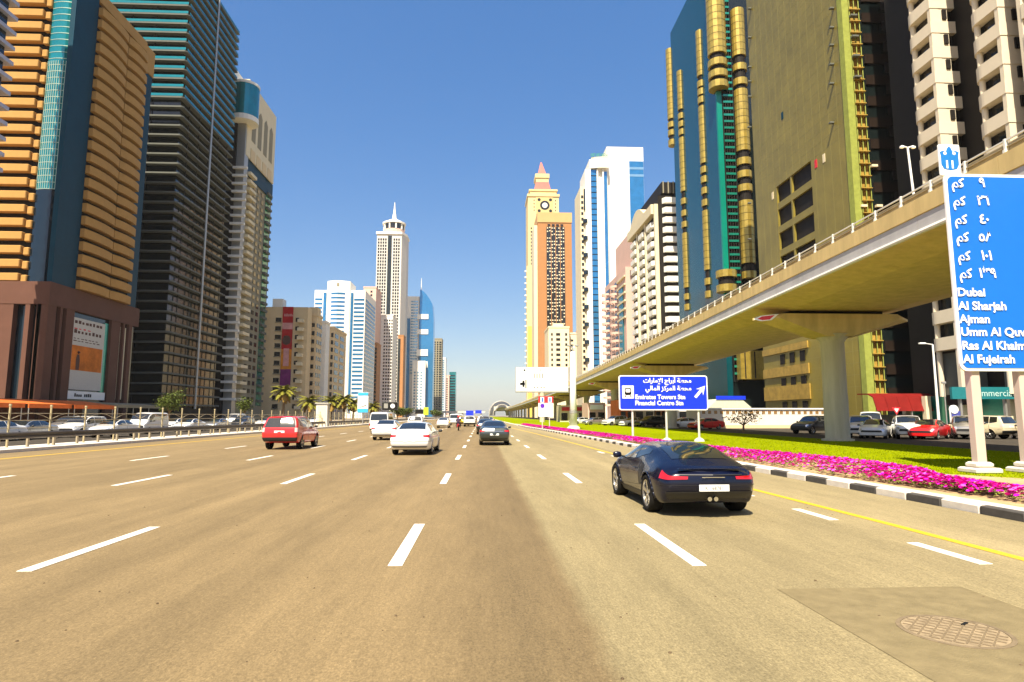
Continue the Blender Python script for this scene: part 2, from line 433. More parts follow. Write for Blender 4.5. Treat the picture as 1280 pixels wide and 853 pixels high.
fence = thing('median_fence', 'pale posts and thin rails of the fence behind the guard rail', 'fence', (-24.1, 24, .16))
M['fence'] = mat('fence_cream', (.40, .33, .19), .6, .0, .15, 3)
fp = MB().cyl((0, 0, 0), (0, 0, 2.1), .055, .05, 8).cyl((0, 0, 2.1), (0, 0, 2.2), .075, .06, 8).mesh('post', M['fence'])
fy = frange(27.1, 150, 3.07)
for y in fy: inst(fp, 'post', fence, (-24.1, y, .16))
for z in (.95, 1.35, 1.72):
    MB().cyl((-24.1, 27, z + .16), (-24.1, 150, z + .16), .018, n=5).build('wire', M['rail_post'], fence)
arc = MB(); pts = [(0, 3.07 * t / 10, .34 * math.sin(math.pi * t / 10)) for t in range(11)]
arcm = arc.tube(pts, .02, 5).mesh('arched_rail', M['rail_post'])
for y in fy[:-1]: inst(arcm, 'arched_rail', fence, (-24.1, y, 1.55))
# ------------------------------------------------------------------ metro viaduct
AP = [(-30, 21.6), (0, 22.3), (24, 22.9), (41, 23.7), (60, 24.5), (84, 25.5), (110, 26.5), (140, 27.5), (180, 28.6), (230, 29.6), (350, 31), (500, 32), (850, 33)]
_ay = np.array([p[0] for p in AP]); _ax = np.array([p[1] for p in AP])
def AX(y):
    return float(np.mean([np.interp(y + d, _ay, _ax) for d in (-14, -7, 0, 7, 14)]))
via = thing('metro_viaduct', 'long curving concrete metro viaduct on round piers beside the highway', 'viaduct', (23.7, 41, 0))
secL = [(0, 8.72), (-3.3, 8.72), (-4.4, 8.92), (-5.32, 9.02), (-5.32, 9.80), (-5.42, 9.82), (-5.42, 10.5), (-5.15, 10.5), (-5.1, 9.7), (0, 9.65)]
sec = secL + [(-u, z) for u, z in reversed(secL[1:-1])]
piers = [-2, 41, 84, 127, 170, 213, 256, 299, 342, 385, 428, 471, 514, 557, 600, 643, 686, 729, 772]
ends = piers + [815]
M['fascia_grey'] = mat('fascia_grey', (.44, .43, .42), .6, vary=.16, scale=.8, stretch=(1, 1, .3))
def deck_piece(y0, y1, n, gap):
    yy = [y0 + gap + (y1 - y0 - 2 * gap) * k / n for k in range(n + 1)]
    o = MB().skin([[(AX(y) + u, y, z) for u, z in reversed(sec)] for y in yy]).build('deck_segment', M['concrete'], via)
    lip = [(-5.325, 9.03), (-5.46, 9.03), (-5.50, 9.10), (-5.46, 9.20), (-5.325, 9.22)]
    MB().skin([[(AX(y) + u, y, z) for u, z in lip] for y in yy]).build('edge_lip', M['fascia_white'], o)
    band = [(-5.323, 9.23), (-5.375, 9.23), (-5.375, 9.79), (-5.323, 9.79)]
    MB().skin([[(AX(y) + u, y, z) for u, z in band] for y in yy]).build('fascia_panel', M['fascia_grey'], o)
for a, b in zip(ends[:-1], ends[1:]):
    if a < 120:                      # precast segments can be told apart near by
        for k in range(10): deck_piece(a + (b - a) * k / 10, a + (b - a) * (k + 1) / 10, 1, .03 if k in (0,) else .008)
    else: deck_piece(a, b, 4, .03)
ppm = MB().cbox(-.06, .06, -.05, .05, 0, .50, .015).box(-.10, .03, -.045, .045, .0, .12).mesh('rail_post', M['fascia_white'])
M['mesh_panel'] = mat('parapet_panel', (.40, .33, .2), .6, .2, .2, 2)
k = 0; y = 10.0; st = []
while y < 420:
    if y < 130: inst(ppm, 'rail_post', via, (AX(y) - 5.3, y, 10.5))
    else: st.append((AX(y) - 5.3, y, 10.75))
    y += 1.85
stuffbox('far_rail_posts', M['fascia_white'], via, (.12, .1, .5), st)
for z0, z1, mm in ((10.92, 10.97, 'fascia_white'), (10.70, 10.73, 'mesh_panel')):
    yy = [-20 + 10 * k for k in range(44)]
    MB().skin([[(AX(y) - 5.33, y, z0), (AX(y) - 5.27, y, z0), (AX(y) - 5.27, y, z1), (AX(y) - 5.33, y, z1)] for y in yy]).build('handrail', M[mm], via)
yy = [-20 + 10 * k for k in range(44)]
MB().skin([[(AX(y) - 5.24, y, 10.5), (AX(y) - 5.22, y, 10.5), (AX(y) - 5.22, y, 10.86), (AX(y) - 5.24, y, 10.86)] for y in yy]).build('parapet_mesh', M['mesh_panel'], via)
# pier cap: pointed hammerhead
def cap_rings():
    def ring(z, hu, hy, e):        # plan with pointed ends
        return [(-hu, 0, z), (-hu + e, -hy, z), (hu - e, -hy, z), (hu, 0, z), (hu - e, hy, z), (-hu + e, hy, z)]
    return [ring(7.02, 1.35, .95, .45), ring(7.25, 2.2, 1.05, .6), ring(7.60, 3.4, 1.15, .8), ring(8.02, 4.9, 1.22, 1.15), ring(8.16, 5.42, 1.25, 1.3), ring(8.30, 5.42, 1.25, 1.3), ring(8.46, 5.1, 1.25, 1.25)]
capm = MB().skin(cap_rings()).mesh('pier_cap', M['concrete'])
colm = MB().lathe([(.76, 0), (.76, 3.0)], n=28, caps=False).lathe([(.74, 3.0), (.74, 6.6), (1.15, 7.1)], n=28, caps=False).mesh('column', M['pier'])
colm.polygons.foreach_set('use_smooth', [True] * len(colm.polygons))
ftm = MB().lathe([(1.0, 0), (1.0, .12), (.8, .16)], n=28).mesh('footing', M['pier'])
bem = MB().box(-3.2, 3.2, -.7, .7, 8.462, 8.718).mesh('bearing', M['black'])
mkw = MB().add([(-5.43, -.012, 8.17), (-4.22, -1.262, 8.17), (-4.22, -1.262, 8.31), (-5.43, -.012, 8.31)], [(0, 1, 2, 3)])
def marker(s, off):
    a, b = Vector((-5.40, -.05, 0)), Vector((-4.15, -1.25, 0)); n = Vector((-.69, -.72, 0)) * off
    pts = [(0.02, 8.23), (.30, 8.42), (.98, 8.42), (.70, 8.05), (.30, 8.05)]
    c = (.5, 8.235); out = []
    for u, z in pts:
        u, z = c[0] + (u - c[0]) * s, c[1] + (z - c[1]) * s
        p = a.lerp(b, u) + n; out.append((p.x, p.y, z))
    return out
def plate_between(p, q):
    m = MB(); n = len(p); return m.skin([p, q])
mw = plate_between(marker(1, .015), marker(1, .05)).mesh('marker_frame', M['sign_white'])
mr_ = plate_between(marker(.68, .05), marker(.68, .065)).mesh('marker', M['red'])
for y in piers[1:]:
    x = AX(y)
    c = inst(colm, 'column', via, (x, y, .1)); inst(ftm, 'footing', c, (x, y, .1))
    p = inst(capm, 'pier_cap', via, (x, y, 0))
    inst(bem, 'bearing', p, (x, y, 0)); q = inst(mw, 'marker_frame', p, (x, y, 0)); inst(mr_, 'marker', p, (x, y, 0))
# mast on the deck
mast = thing('deck_mast', 'thin white mast with twin lamps on the viaduct parapet', 'mast', (AX(24.4) - 5.2, 24.4, 10.5))
mx_, my_ = AX(24.4) - 5.0, 24.4
MB().cyl((mx_, my_, 10.5), (mx_ - .12, my_, 13.0), .05, .04, 8).build('pole', M['white_paint'], mast)
for s in (-1, 1):
    MB().cyl((mx_ - .12, my_, 13.0), (mx_ - .12 + .25 * s, my_, 13.08), .03, .03, 6).build('arm', M['white_paint'], mast)
    MB().cbox(mx_ - .12 + .25 * s - .08, mx_ - .12 + .25 * s + .08, my_ - .06, my_ + .06, 12.97, 13.07, .02).build('lamp', M['white_paint'], mast)
# station shell far along the viaduct
sta = thing('metro_station', 'dark domed shell of the metro station where the viaduct ends', 'station', (26, 800, 0))
M['shell'] = mat('station_shell', (.10, .088, .065), .4, .4, .15, .1)
m = MB(); rings = []
for i in range(13):
    t = i / 12; yy_ = 760 + 110 * t; k = math.sin(math.pi * (.12 + .76 * t)) ** .6
    rings.append([(24 + 15.5 * k * math.cos(a), yy_, 2 + 19 * k * math.sin(a) ** .8) for a in [math.pi * j / 14 for j in range(15)]])
m.skin(rings, False, False)
auto_smooth(m.build('shell', M['shell'], sta), 80)
for i in (1, 4, 7, 10):
    r = rings[i]; MB().tube([(x, y, z + .3) for x, y, z in r], .35, 5).build('rib', M['concrete_light'], sta)
bx('concourse', M['concrete_light'], sta, 14, 36, 765, 865, 8, 13)
# ------------------------------------------------------------------ vehicles
def pchip(P, t):
    """P [n, ...] at integer knots, t array of real indices -> monotone cubic, no overshoot"""
    n = P.shape[0]
    d = np.diff(P, axis=0)
    mm = np.zeros_like(P)
    a, b = d[:-1], d[1:]
    with np.errstate(divide='ignore', invalid='ignore'):
        h = np.where(a * b > 0, 2 * a * b / (a + b), 0)
    mm[1:-1] = np.nan_to_num(h); mm[0] = d[0]; mm[-1] = d[-1]
    t = np.clip(np.asarray(t, float), 0, n - 1 - 1e-9); i = t.astype(int); s = (t - i).reshape((-1,) + (1,) * (P.ndim - 1))
    p0, p1, m0, m1 = P[i], P[i + 1], mm[i], mm[i + 1]
    return (2 * s**3 - 3 * s**2 + 1) * p0 + (s**3 - 2 * s**2 + s) * m0 + (-2 * s**3 + 3 * s**2) * p1 + (s**3 - s**2) * m1
class Shell:
    """car body from cross-sections, rear to front. row: y, zlo, w, wb, zb, xr, zr, zc, [dy x 8]"""
    def __init__(s, rows, tail=.08):
        C = []
        for r in rows:
            y, zlo, w, wb, zb, xr, zr, zc = r[:8]; dy = r[8] if len(r) > 8 else [0] * 8
            h = zb - zlo
            pts = [(0, zlo), (.86 * w, zlo), (.975 * w, zlo + .28 * h), (w, zlo + .62 * h), (wb, zb), (xr, zr), (.58 * xr, zr + .8 * (zc - zr)), (0, zc)]
            C.append([(x, y + d, z) for (x, z), d in zip(pts, dy)])
        def capr(ring, e): return [(0, y + e * (1 - abs(k - 3.5) / 9), z) for k, (x, y, z) in enumerate(ring)]
        C = [capr(C[0], -tail)] + C + [capr(C[-1], .06)]
        s.C = np.array(C); s.ys = [r[0] for r in rows]
    def i(s, y): return 1 + float(np.interp(y, s.ys, range(len(s.ys))))
    def grid(s, I, J):
        A = np.swapaxes(pchip(np.swapaxes(s.C, 0, 1), J), 0, 1)
        return pchip(A, I)
    def pt(s, i, j): return s.grid([i], [j])[0, 0]
    def normal(s, i, j):
        e = .03
        a = s.pt(min(i + e, len(s.C) - 1), j) - s.pt(max(i - e, 0), j); b = s.pt(i, min(j + e, 7)) - s.pt(i, max(j - e, 0))
        n = np.cross(b, a); l = np.linalg.norm(n)
        return -n / l if l > 1e-9 else np.array((0, 0, 1.))
    def patch(s, q, off=.006, ns=8, nt=6, side=0):
        """q = (i0, ja, jb, i1, jc, jd): edge at i0 runs ja..jb, edge at i1 runs jc..jd"""
        i0, ja, jb, i1, jc, jd = q; m = MB()
        V = []
        for a in range(ns + 1):
            u = a / ns; row = []
            for b in range(nt + 1):
                t = b / nt; i = i0 + (i1 - i0) * u; j = (ja + (jb - ja) * t) * (1 - u) + (jc + (jd - jc) * t) * u
                p = s.pt(i, j); n = s.normal(i, j)
                if n[0] < -.05: n = -n
                c = s.C[int(round(min(max(i, 0), len(s.C) - 1)))].mean(axis=0)
                if abs(n[0]) <= .05 and np.dot(n, p - np.array((0, c[1], .7))) < 0: n = -n
                row.append(p + n * off)
            V.append(row)
        for sd in ((1, -1) if side == 0 else (side,)):
            vs = [(p[0] * sd, p[1], p[2]) for r in V for p in r]; w = nt + 1
            fs = []
            for a in range(ns):
                for b in range(nt):
                    f = (a * w + b, a * w + b + 1, (a + 1) * w + b + 1, (a + 1) * w + b); fs.append(f if sd > 0 else f[::-1])
            m.add(vs, fs)
        return m
def body_mesh(sh, wheels, nu=64, nv=30):
    n = len(sh.C)
    I = np.unique(np.concatenate([np.linspace(0, n - 1, nu), np.linspace(.7, 2, 10)])); J = np.linspace(0, 7, nv)
    G = sh.grid(I, J); m = MB(); w = len(J)
    for sd in (1, -1):
        vs = [(p[0] * sd, p[1], p[2]) for r in G for p in r]; fs = []
        for a in range(len(I) - 1):
            for b in range(w - 1):
                q = (a * w + b, a * w + b + 1, (a + 1) * w + b + 1, (a + 1) * w + b)
                c = np.mean([vs[k] for k in q], axis=0)
                if abs(c[0]) > .42 and any(math.hypot(c[1] - wy, c[2] - wr) < R_ and c[2] < wr + R_ for wy, wr, R_ in wheels): continue
                fs.append(q if sd > 0 else q[::-1])
        m.add(vs, fs)
    return m
CM = dict(glass=mat('car_glass', (.012, .014, .013), .04, 0, 0, spec=.9, coat=.6), tyre=mat('tyre', (.014, .013, .012), .85, vary=.2, scale=20), rim=mat('alloy_rim', (.55, .53, .50), .25, .9, .05),
          trim=mat('black_trim', (.016, .016, .017), .5, vary=.1), chrome=mat('chrome', (.7, .7, .68), .12, 1, 0), tail=mat('tail_lamp', (.42, .004, .006), .15, 0, .1, 12, coat=1),
          tail_clear=mat('tail_lamp_clear', (.75, .45, .40), .15, 0, .1, coat=1), head=mat('head_lamp', (.70, .72, .74), .08, .5, .2, 14, coat=1), plate=mat('number_plate', (.78, .78, .74), .5, vary=.03),
          seat=mat('car_interior', (.05, .045, .04), .8))
def paint(name, col, metal=0.0, rough=.28, coat=1.0): return mat(name, col, rough, metal, .03, 4, coat=coat, spec=.5 if coat > .6 else .3)
P = dict(midnight=paint('paint_midnight_blue', (.003, .0045, .018), .15, .25, .55), red=paint('paint_red', (.62, .012, .012)), white=paint('paint_white', (.78, .77, .74)),
         graphite=paint('paint_graphite', (.045, .055, .052), .5), silver=paint('paint_silver', (.45, .44, .42), .7), yellow=paint('paint_taxi_yellow', (.72, .52, .02)),
         cream=paint('paint_cream', (.66, .56, .36)), black=paint('paint_black', (.012, .012, .014)), green=paint('paint_pale_green', (.5, .55, .3)), beige=paint('paint_beige', (.42, .34, .24), .3))
def wheel(parent, x, y, r, w, side, spokes=5):
    wo = bpy.data.objects.new('wheel', None); link(wo, parent); wo.location = (x, y, r); wo.rotation_euler = (0, R(90) if side > 0 else R(-90), 0)
    wo.empty_display_size = .1
    key = (round(r, 3), round(w, 3), spokes)
    if key not in wheel.cache:
        h = w / 2; ri = r * .72
        ty = MB().lathe([(ri, -h * .9), (r * .93, -h), (r, -h * .7), (r, h * .7), (r * .93, h), (ri, h * .9), (ri - .01, h * .5), (ri - .01, -h * .9)], n=28, caps=False).mesh('tyre', CM['tyre'], True)
        m = MB().lathe([(ri, h * .92), (ri * .93, h * .86), (ri * .9, h * .2)], n=28, caps=False).lathe([(r * .16, h * .62), (r * .1, h * .78), (0.001, h * .8)], n=12, caps=False)
        for k in range(spokes):
            a = 2 * math.pi * k / spokes; c, s = math.cos(a), math.sin(a)
            def pp(rad, t, z): return (rad * c - t * s, rad * s + t * c, z)
            wi, wo_ = r * .075, r * .10
            m.skin([[pp(r * .1, -wi, h * .55), pp(r * .1, wi, h * .55), pp(r * .1, wi, h * .72), pp(r * .1, -wi, h * .72)], [pp(ri * .95, -wo_, h * .62), pp(ri * .95, wo_, h * .62), pp(ri * .95, wo_, h * .86), pp(ri * .95, -wo_, h * .86)]])
        rm = m.mesh('rim', CM['rim'])
        dk = MB().lathe([(ri * .9, h * .15), (0.001, h * .15)], n=20, caps=False).mesh('brake_disc', CM['seat'])
        wheel.cache[key] = (ty, rm, dk)
    for me, nm in zip(wheel.cache[key], ('tyre', 'rim', 'brake_disc')): inst(me, nm, wo, (0, 0, 0), local=True)
    return wo
wheel.cache = {}
def plate(root, y, z, n=(0, -1), w=.52, h=.11, chars='K 68781', up=0.0):
    s = -1 if n[1] < 0 else 1
    o = MB().box(-w / 2, w / 2, y - .006, y + .006, z - h / 2, z + h / 2).build('number_plate', CM['plate'], root, local=True)
    if chars:
        c = text_mesh(chars, h * .74, CM['trim'], 'CENTER'); t = bpy.data.objects.new('plate_characters', c); link(t, o)
        t.location = (0, y - .009 if s < 0 else y + .009, z - h * .27); t.rotation_euler = (R(90), 0, 0 if s < 0 else R(180))
    return o
def text_mesh(body, size, m, align='LEFT', sx=1.0, ext=.0):
    c = bpy.data.curves.new('lettering', 'FONT'); c.body = body; c.size = size; c.align_x = align; c.extrude = ext; c.resolution_u = 3
    o = bpy.data.objects.new('lettering', c); COL.objects.link(o)
    dg = bpy.context.evaluated_depsgraph_get(); dg.update()
    me = bpy.data.meshes.new_from_object(o.evaluated_get(dg)); bpy.data.objects.remove(o)
    me.materials.clear(); me.materials.append(m)
    if sx != 1:
        for v in me.vertices: v.co.x *= sx
    return me
def make_car(name, label, rows, pm, wheels, wr, ww, track, patches, loc, rz, group=None, spokes=5, plates=(), extras=None, nu=64, nv=30, cat='car'):
    root = thing(name, label, cat, loc, rz, group)
    sh = Shell(rows, (extras or {}).get('tail', .08))
    wy = [(y, wr, wr + .055) for y in wheels]
    b = body_mesh(sh, wy, nu, nv).build('body', pm, root, True, True)
    auto_smooth(b, 50)
    y0, y1 = rows[0][0] + .42, rows[-1][0] - .4
    MB().box(-track + ww * .75, track - ww * .75, y0, y1, rows[2][1] + .03, .62).build('underbody', CM['trim'], root, local=True)
    for y in wheels:
        for s in (1, -1):
            wheel(root, s * track, y, wr, ww, s, spokes)
            # arch lip
            lw = 0
            pts = []
            for k in range(13):
                a = R(-8) + R(196) * k / 12; yy = y + (wr + .05) * math.cos(a); zz = wr + (wr + .05) * math.sin(a)
                i = sh.i(yy); J = np.linspace(1, 4.2, 40); g = sh.grid([i], J)[0]; jj = int(np.argmin(np.abs(g[:, 2] - zz)))
                pts.append((s * (g[jj, 0] + .002), yy, max(zz, g[0, 2])))
            MB().tube(pts, .016, 5).build('wheel_arch', CM['trim'] if (extras or {}).get('dark_arch') else pm, root, True, True)
    for nm, mm, q, off, side in patches(sh):
        if nm.startswith('+'):                         # left and right pieces are parts of their own
            for sd in (1, -1): sh.patch(q, off, side=sd).build(nm[1:], mm, root, True, True)
        else: sh.patch(q, off, side=side).build(nm, mm, root, True, True)
    for a in plates: plate(root, *a[:2], n=a[2], chars=a[3])
    # mirrors
    my, mz, mx = (extras or {}).get('mirror', (2.15, 1.0, .98))
    for s in (1, -1):
        mo = MB().lathe([(.001, -.07), (.07, -.055), (.09, 0), (.07, .055), (.001, .07)], n=10).mesh('mirror', (extras or {}).get('mirror_mat', CM['trim']), True)
        o = inst(mo, 'mirror', root, (s * mx, my, mz), local=True); o.scale = (1.1, .7, 1)
        MB().cyl((s * (mx - .2), my + .03, mz - .05), (s * (mx - .04), my, mz - .02), .02, .02, 6).build('mirror_arm', CM['trim'], root, local=True)
    return root, sh

# --- the dark blue sports coupe
rows_coupe = [
    (-.86, .33, .735, .675, .735, .56, .80, .818, [.12, .12, .03, .0, .02, .07, .03, .0]),
    (-.66, .24, .85, .755, .815, .56, .862, .88),
    (-.42, .21, .89, .765, .875, .56, .945, .965),
    (-.05, .20, .90, .765, .905, .56, 1.05, 1.085),
    (.38, .19, .88, .785, .895, .575, 1.14, 1.18),
    (.80, .18, .865, .80, .87, .58, 1.175, 1.232),
    (1.25, .18, .86, .82, .855, .58, 1.175, 1.24),
    (1.60, .18, .87, .825, .845, .57, 1.13, 1.195),
    (2.05, .18, .88, .83, .83, .62, .955, 1.0),
    (2.32, .19, .895, .84, .825, .68, .865, .885),
    (2.62, .19, .895, .80, .775, .68, .815, .80),
    (3.00, .20, .86, .74, .68, .60, .725, .72),
    (3.28, .22, .76, .64, .56, .50, .60, .61),
    (3.40, .26, .62, .52, .46, .40, .50, .51)]
def patches_coupe(s):
    I = s.i; g = CM['glass']
    return [('rear_window', g, (I(-.36), 5.22, 7, I(.36), 5.28, 7), .006, 0),
            ('+side_window', g, (I(.34), 4.45, 4.72, I(1.0), 4.14, 4.88), .006, 0), ('+side_window', g, (I(1.03), 4.14, 4.88, I(1.98), 4.12, 4.80), .006, 0),
            ('windscreen', g, (I(1.62), 5.12, 7, I(2.26), 5.05, 7), .006, 0),
            ('+tail_lamp', CM['tail'], (.50, 3.50, 3.80, 2.0, 3.28, 3.86), .012, 0),
            ('rear_grille', CM['trim'], (0, 3.98, 4.14, .70, 3.96, 4.08), .012, 0),
            ('diffuser', CM['trim'], (0, 1.0, 2.25, 1.3, 1.05, 2.05), .012, 0),
            ('+door', P['midnight'], (I(.62), 2.25, 4.02, I(1.98), 1.95, 4.02), .004, 0),
            ('rear_gap', CM['trim'], (0, 2.88, 2.93, 1.9, 2.80, 2.85), .004, 0), ('+door_gap', CM['trim'], (I(.62) - .035, 2.22, 4.06, I(1.98) + .03, 1.92, 4.06), .0025, 0),
            ('+side_intake', CM['trim'], (I(.30), 2.6, 3.7, I(.56), 2.2, 3.95), .005, 0),
            ('+sill', CM['trim'], (I(.45), 1.15, 1.75, I(2.05), 1.15, 1.75), .006, 0)]
coupe, shc = make_car('sports_coupe', 'dark blue two door sports coupe with a low sloping tail', rows_coupe, P['midnight'], (0, 2.475), .335, .255, .775, patches_coupe, (3.93, 11.70, 0), R(1.0),
                      plates=[(-1.035, .53, (0, -1), 'K   68781')], extras=dict(tail=.17, mirror=(1.93, .92, .97), mirror_mat=P['midnight']), nu=96, nv=44)
MB().cbox(-.56, .56, -.90, -.78, .826, .842, .006).build('spoiler', P['midnight'], coupe, local=True)
for s in (-.055, .055): MB().cyl((s, -.96, .335), (s, -.80, .335), .038, .038, 14).build('exhaust_pipe', CM['chrome'], coupe, local=True)
for s in (1, -1):
    MB().cbox(s * .872 - .012, s * .872 + .012, .78, .95, .715, .74, .008).build('door_handle', P['midnight'], coupe, local=True)
MB().box(-.2, .2, -1.0, -.985, .70, .711).build('badge', CM['chrome'], coupe, local=True)
bpy.data.objects['badge'].location = (0, -.02, .0)

# --- saloon, off-roader, van
rows_saloon = [
    (-1.08, .36, .83, .79, .90, .66, 1.03, 1.055, [.10, .10, .02, 0, .06, .12, .08, .06]),
    (-.80, .26, .895, .86, .945, .68, 1.065, 1.09),
    (-.42, .22, .91, .87, .96, .65, 1.11, 1.135),
    (.02, .21, .91, .87, .965, .60, 1.27, 1.305),
    (.42, .20, .91, .87, .965, .565, 1.385, 1.43),
    (.95, .20, .91, .87, .965, .565, 1.415, 1.47),
    (1.50, .20, .91, .87, .96, .575, 1.405, 1.46),
    (1.95, .20, .91, .87, .955, .60, 1.29, 1.34),
    (2.62, .20, .91, .865, .94, .70, 1.0, 1.04),
    (3.15, .21, .90, .83, .83, .66, .90, .94),
    (3.55, .24, .85, .76, .72, .60, .78, .82),
    (3.70, .28, .74, .68, .62, .52, .68, .70)]
def patches_saloon(pm):
    def f(s):
        I = s.i; g = CM['glass']
        return [('rear_window', g, (I(-.34), 5.12, 7, I(.40), 5.10, 7), .006, 0),
                ('+side_window', g, (I(.05), 4.25, 4.86, I(.98), 4.14, 4.92), .006, 0), ('+side_window', g, (I(1.04), 4.14, 4.92, I(2.25), 4.12, 4.84), .006, 0),
                ('windscreen', g, (I(1.56), 5.08, 7, I(2.58), 5.05, 7), .006, 0),
                ('+tail_lamp', CM['tail'], (.62, 3.55, 4.05, 1.62, 3.40, 4.0), .010, 0), ('boot_trim', CM['chrome'], (0, 3.62, 3.75, .55, 3.62, 3.74), .010, 0),
                ('bumper_trim', CM['trim'], (0, 1.0, 1.5, 1.0, 1.02, 1.5), .010, 0),
                ('+head_lamp', CM['head'], (I(3.35), 3.7, 4.6, I(3.69), 3.6, 4.6), .010, 0), ('grille', CM['trim'], (I(3.70) + .12, 3.1, 4.3, I(3.70) + 1, 3.1, 4.3), .010, 0),
                ('bumper_gap', CM['trim'], (0, 2.66, 2.72, 1.9, 2.66, 2.72), .004, 0), ('+door_gap', CM['trim'], (I(-.02) - .04, 1.75, 4.05, I(2.25) + .03, 1.55, 4.05), .002, 0),
                ('+door', pm, (I(-.02), 1.8, 4.02, I(.98), 1.6, 4.02), .004, 0), ('+door', pm, (I(1.01), 1.6, 4.02, I(2.25), 1.6, 4.02), .004, 0)]
    return f
rows_suv = [
    (-.97, .44, .89, .88, 1.08, .69, 1.655, 1.70, [.08, .08, 0, 0, .03, .30, .26, .24]),
    (-.55, .34, .945, .92, 1.09, .715, 1.68, 1.735),
    (-.10, .31, .95, .925, 1.09, .725, 1.69, 1.745),
    (.60, .30, .95, .925, 1.085, .725, 1.70, 1.755),
    (1.25, .30, .95, .92, 1.08, .725, 1.69, 1.745),
    (1.65, .30, .95, .92, 1.075, .725, 1.61, 1.67),
    (2.40, .30, .95, .91, 1.06, .76, 1.15, 1.20),
    (3.0, .31, .94, .87, .98, .74, 1.05, 1.09),
    (3.50, .34, .89, .81, .85, .68, .93, .96),
    (3.68, .38, .80, .74, .74, .60, .82, .84)]
def patches_suv(pm):
    def f(s):
        I = s.i; g = CM['glass']
        return [('rear_window', g, (0, 4.16, 4.90, .78, 4.16, 4.88), .008, 0),
                ('+side_window', g, (I(-.58), 4.3, 4.84, I(-.05), 4.16, 4.88), .006, 0), ('+side_window', g, (I(0), 4.14, 4.9, I(1.0), 4.12, 4.9), .006, 0), ('+side_window', g, (I(1.06), 4.12, 4.9, I(2.1), 4.1, 4.8), .006, 0),
                ('windscreen', g, (I(1.56), 5.06, 7, I(2.36), 5.04, 7), .006, 0),
                ('+tail_lamp', CM['tail_clear'], (.74, 3.35, 4.12, 1.55, 3.35, 4.1), .010, 0), ('bumper_trim', CM['trim'], (0, 1.0, 2.15, 1.3, 1.02, 2.1), .012, 0),
                ('+head_lamp', CM['head'], (I(3.3), 3.7, 4.6, I(3.67), 3.6, 4.6), .010, 0), ('grille', CM['trim'], (I(3.68) + .1, 2.9, 4.2, I(3.68) + 1, 2.9, 4.2), .010, 0),
                ('bumper_gap', CM['trim'], (0, 2.72, 2.78, 1.9, 2.72, 2.78), .004, 0), ('+door_gap', CM['trim'], (I(0) - .04, 1.85, 4.05, I(2.2) + .03, 1.65, 4.05), .002, 0),
                ('+door', pm, (I(0), 1.9, 4.02, I(1.0), 1.7, 4.02), .004, 0), ('+door', pm, (I(1.04), 1.7, 4.02, I(2.2), 1.7, 4.02), .004, 0)]
    return f
rows_van = [
    (-1.17, .42, .85, .86, 1.16, .74, 2.0, 2.06, [.05, .05, 0, 0, .02, .10, .08, .06]),
    (-.85, .34, .90, .90, 1.17, .77, 2.03, 2.11),
    (.4, .32, .90, .90, 1.17, .78, 2.04, 2.13),
    (1.7, .32, .90, .90, 1.16, .78, 2.03, 2.12),
    (2.35, .32, .90, .90, 1.15, .76, 1.90, 1.99),
    (2.95, .32, .90, .89, 1.10, .78, 1.36, 1.42),
    (3.35, .34, .88, .84, .96, .72, 1.04, 1.08),
    (3.52, .38, .80, .76, .84, .62, .90, .92)]
def patches_van(pm):
    def f(s):
        I = s.i; g = CM['glass']
        return [('rear_window', g, (0, 4.22, 4.82, .82, 4.22, 4.82), .008, 0),
                ('+side_window', g, (I(-.8), 4.2, 4.84, I(.35), 4.2, 4.86), .006, 0), ('+side_window', g, (I(.42), 4.2, 4.86, I(1.5), 4.2, 4.86), .006, 0), ('+side_window', g, (I(1.58), 4.1, 4.86, I(2.6), 4.08, 4.74), .006, 0),
                ('windscreen', g, (I(2.32), 5.04, 7, I(2.92), 5.02, 7), .006, 0),
                ('+tail_lamp', CM['tail'], (.80, 2.8, 3.7, 1.25, 2.8, 3.7), .010, 0), ('bumper_trim', CM['trim'], (0, 1.0, 1.7, 1.2, 1.02, 1.7), .012, 0),
                ('+head_lamp', CM['head'], (I(3.2), 3.5, 4.5, I(3.5), 3.5, 4.5), .010, 0), ('grille', CM['trim'], (I(3.52) + .1, 2.8, 4.0, I(3.52) + 1, 2.8, 4.0), .010, 0)]
    return f
ON = 'vehicles driving ahead on the highway'
suv, _ = make_car('sport_utility_car', 'bright red estate off roader driving in the left lanes', rows_suv, P['red'], (0, 2.82), .37, .25, .80, patches_suv(P['red']), (-10.5, 34.2, 0), R(0), ON, plates=[(-1.03, .93, (0, -1), '')], extras=dict(mirror=(2.15, 1.16, 1.05)))
saloon, _ = make_car('saloon_car', 'white saloon with a clear rear window, nearest of the white cars ahead', rows_saloon, P['white'], (0, 2.76), .33, .22, .79, patches_saloon(P['white']), (-3.18, 29.2, 0), R(-2), ON, plates=[(-1.14, .66, (0, -1), '')], extras=dict(mirror=(2.2, 1.02, 1.03)))
van, _ = make_car('van', 'white high roofed passenger van ahead of two white cars', rows_van, P['white'], (0, 2.57), .34, .21, .77, patches_van(P['white']), (-9.75, 61, 0), R(0), ON, plates=[(-1.22, .8, (0, -1), '')], extras=dict(mirror=(2.75, 1.25, 1.05)), cat='van')
def dup_car(proto, label, x, y, rz=0, pnt=None, group=ON, z=0, scale=None):
    base = {suv: 'red', saloon: 'white', van: 'white'}[proto]
    c = copy_tree(proto, None, {P[base].name: P[pnt]} if pnt and pnt != base else None)
    c.location = (x, y, z); c.rotation_euler = (0, 0, R(rz)); c['label'] = label; c['group'] = group
    if scale: c.scale = scale
    return c
dup_car(saloon, 'dark grey saloon driving straight ahead in the middle lane', .72, 38.3, 0, 'graphite')
dup_car(saloon, 'white saloon directly behind the passenger van', -7.05, 46.5, 0, None)
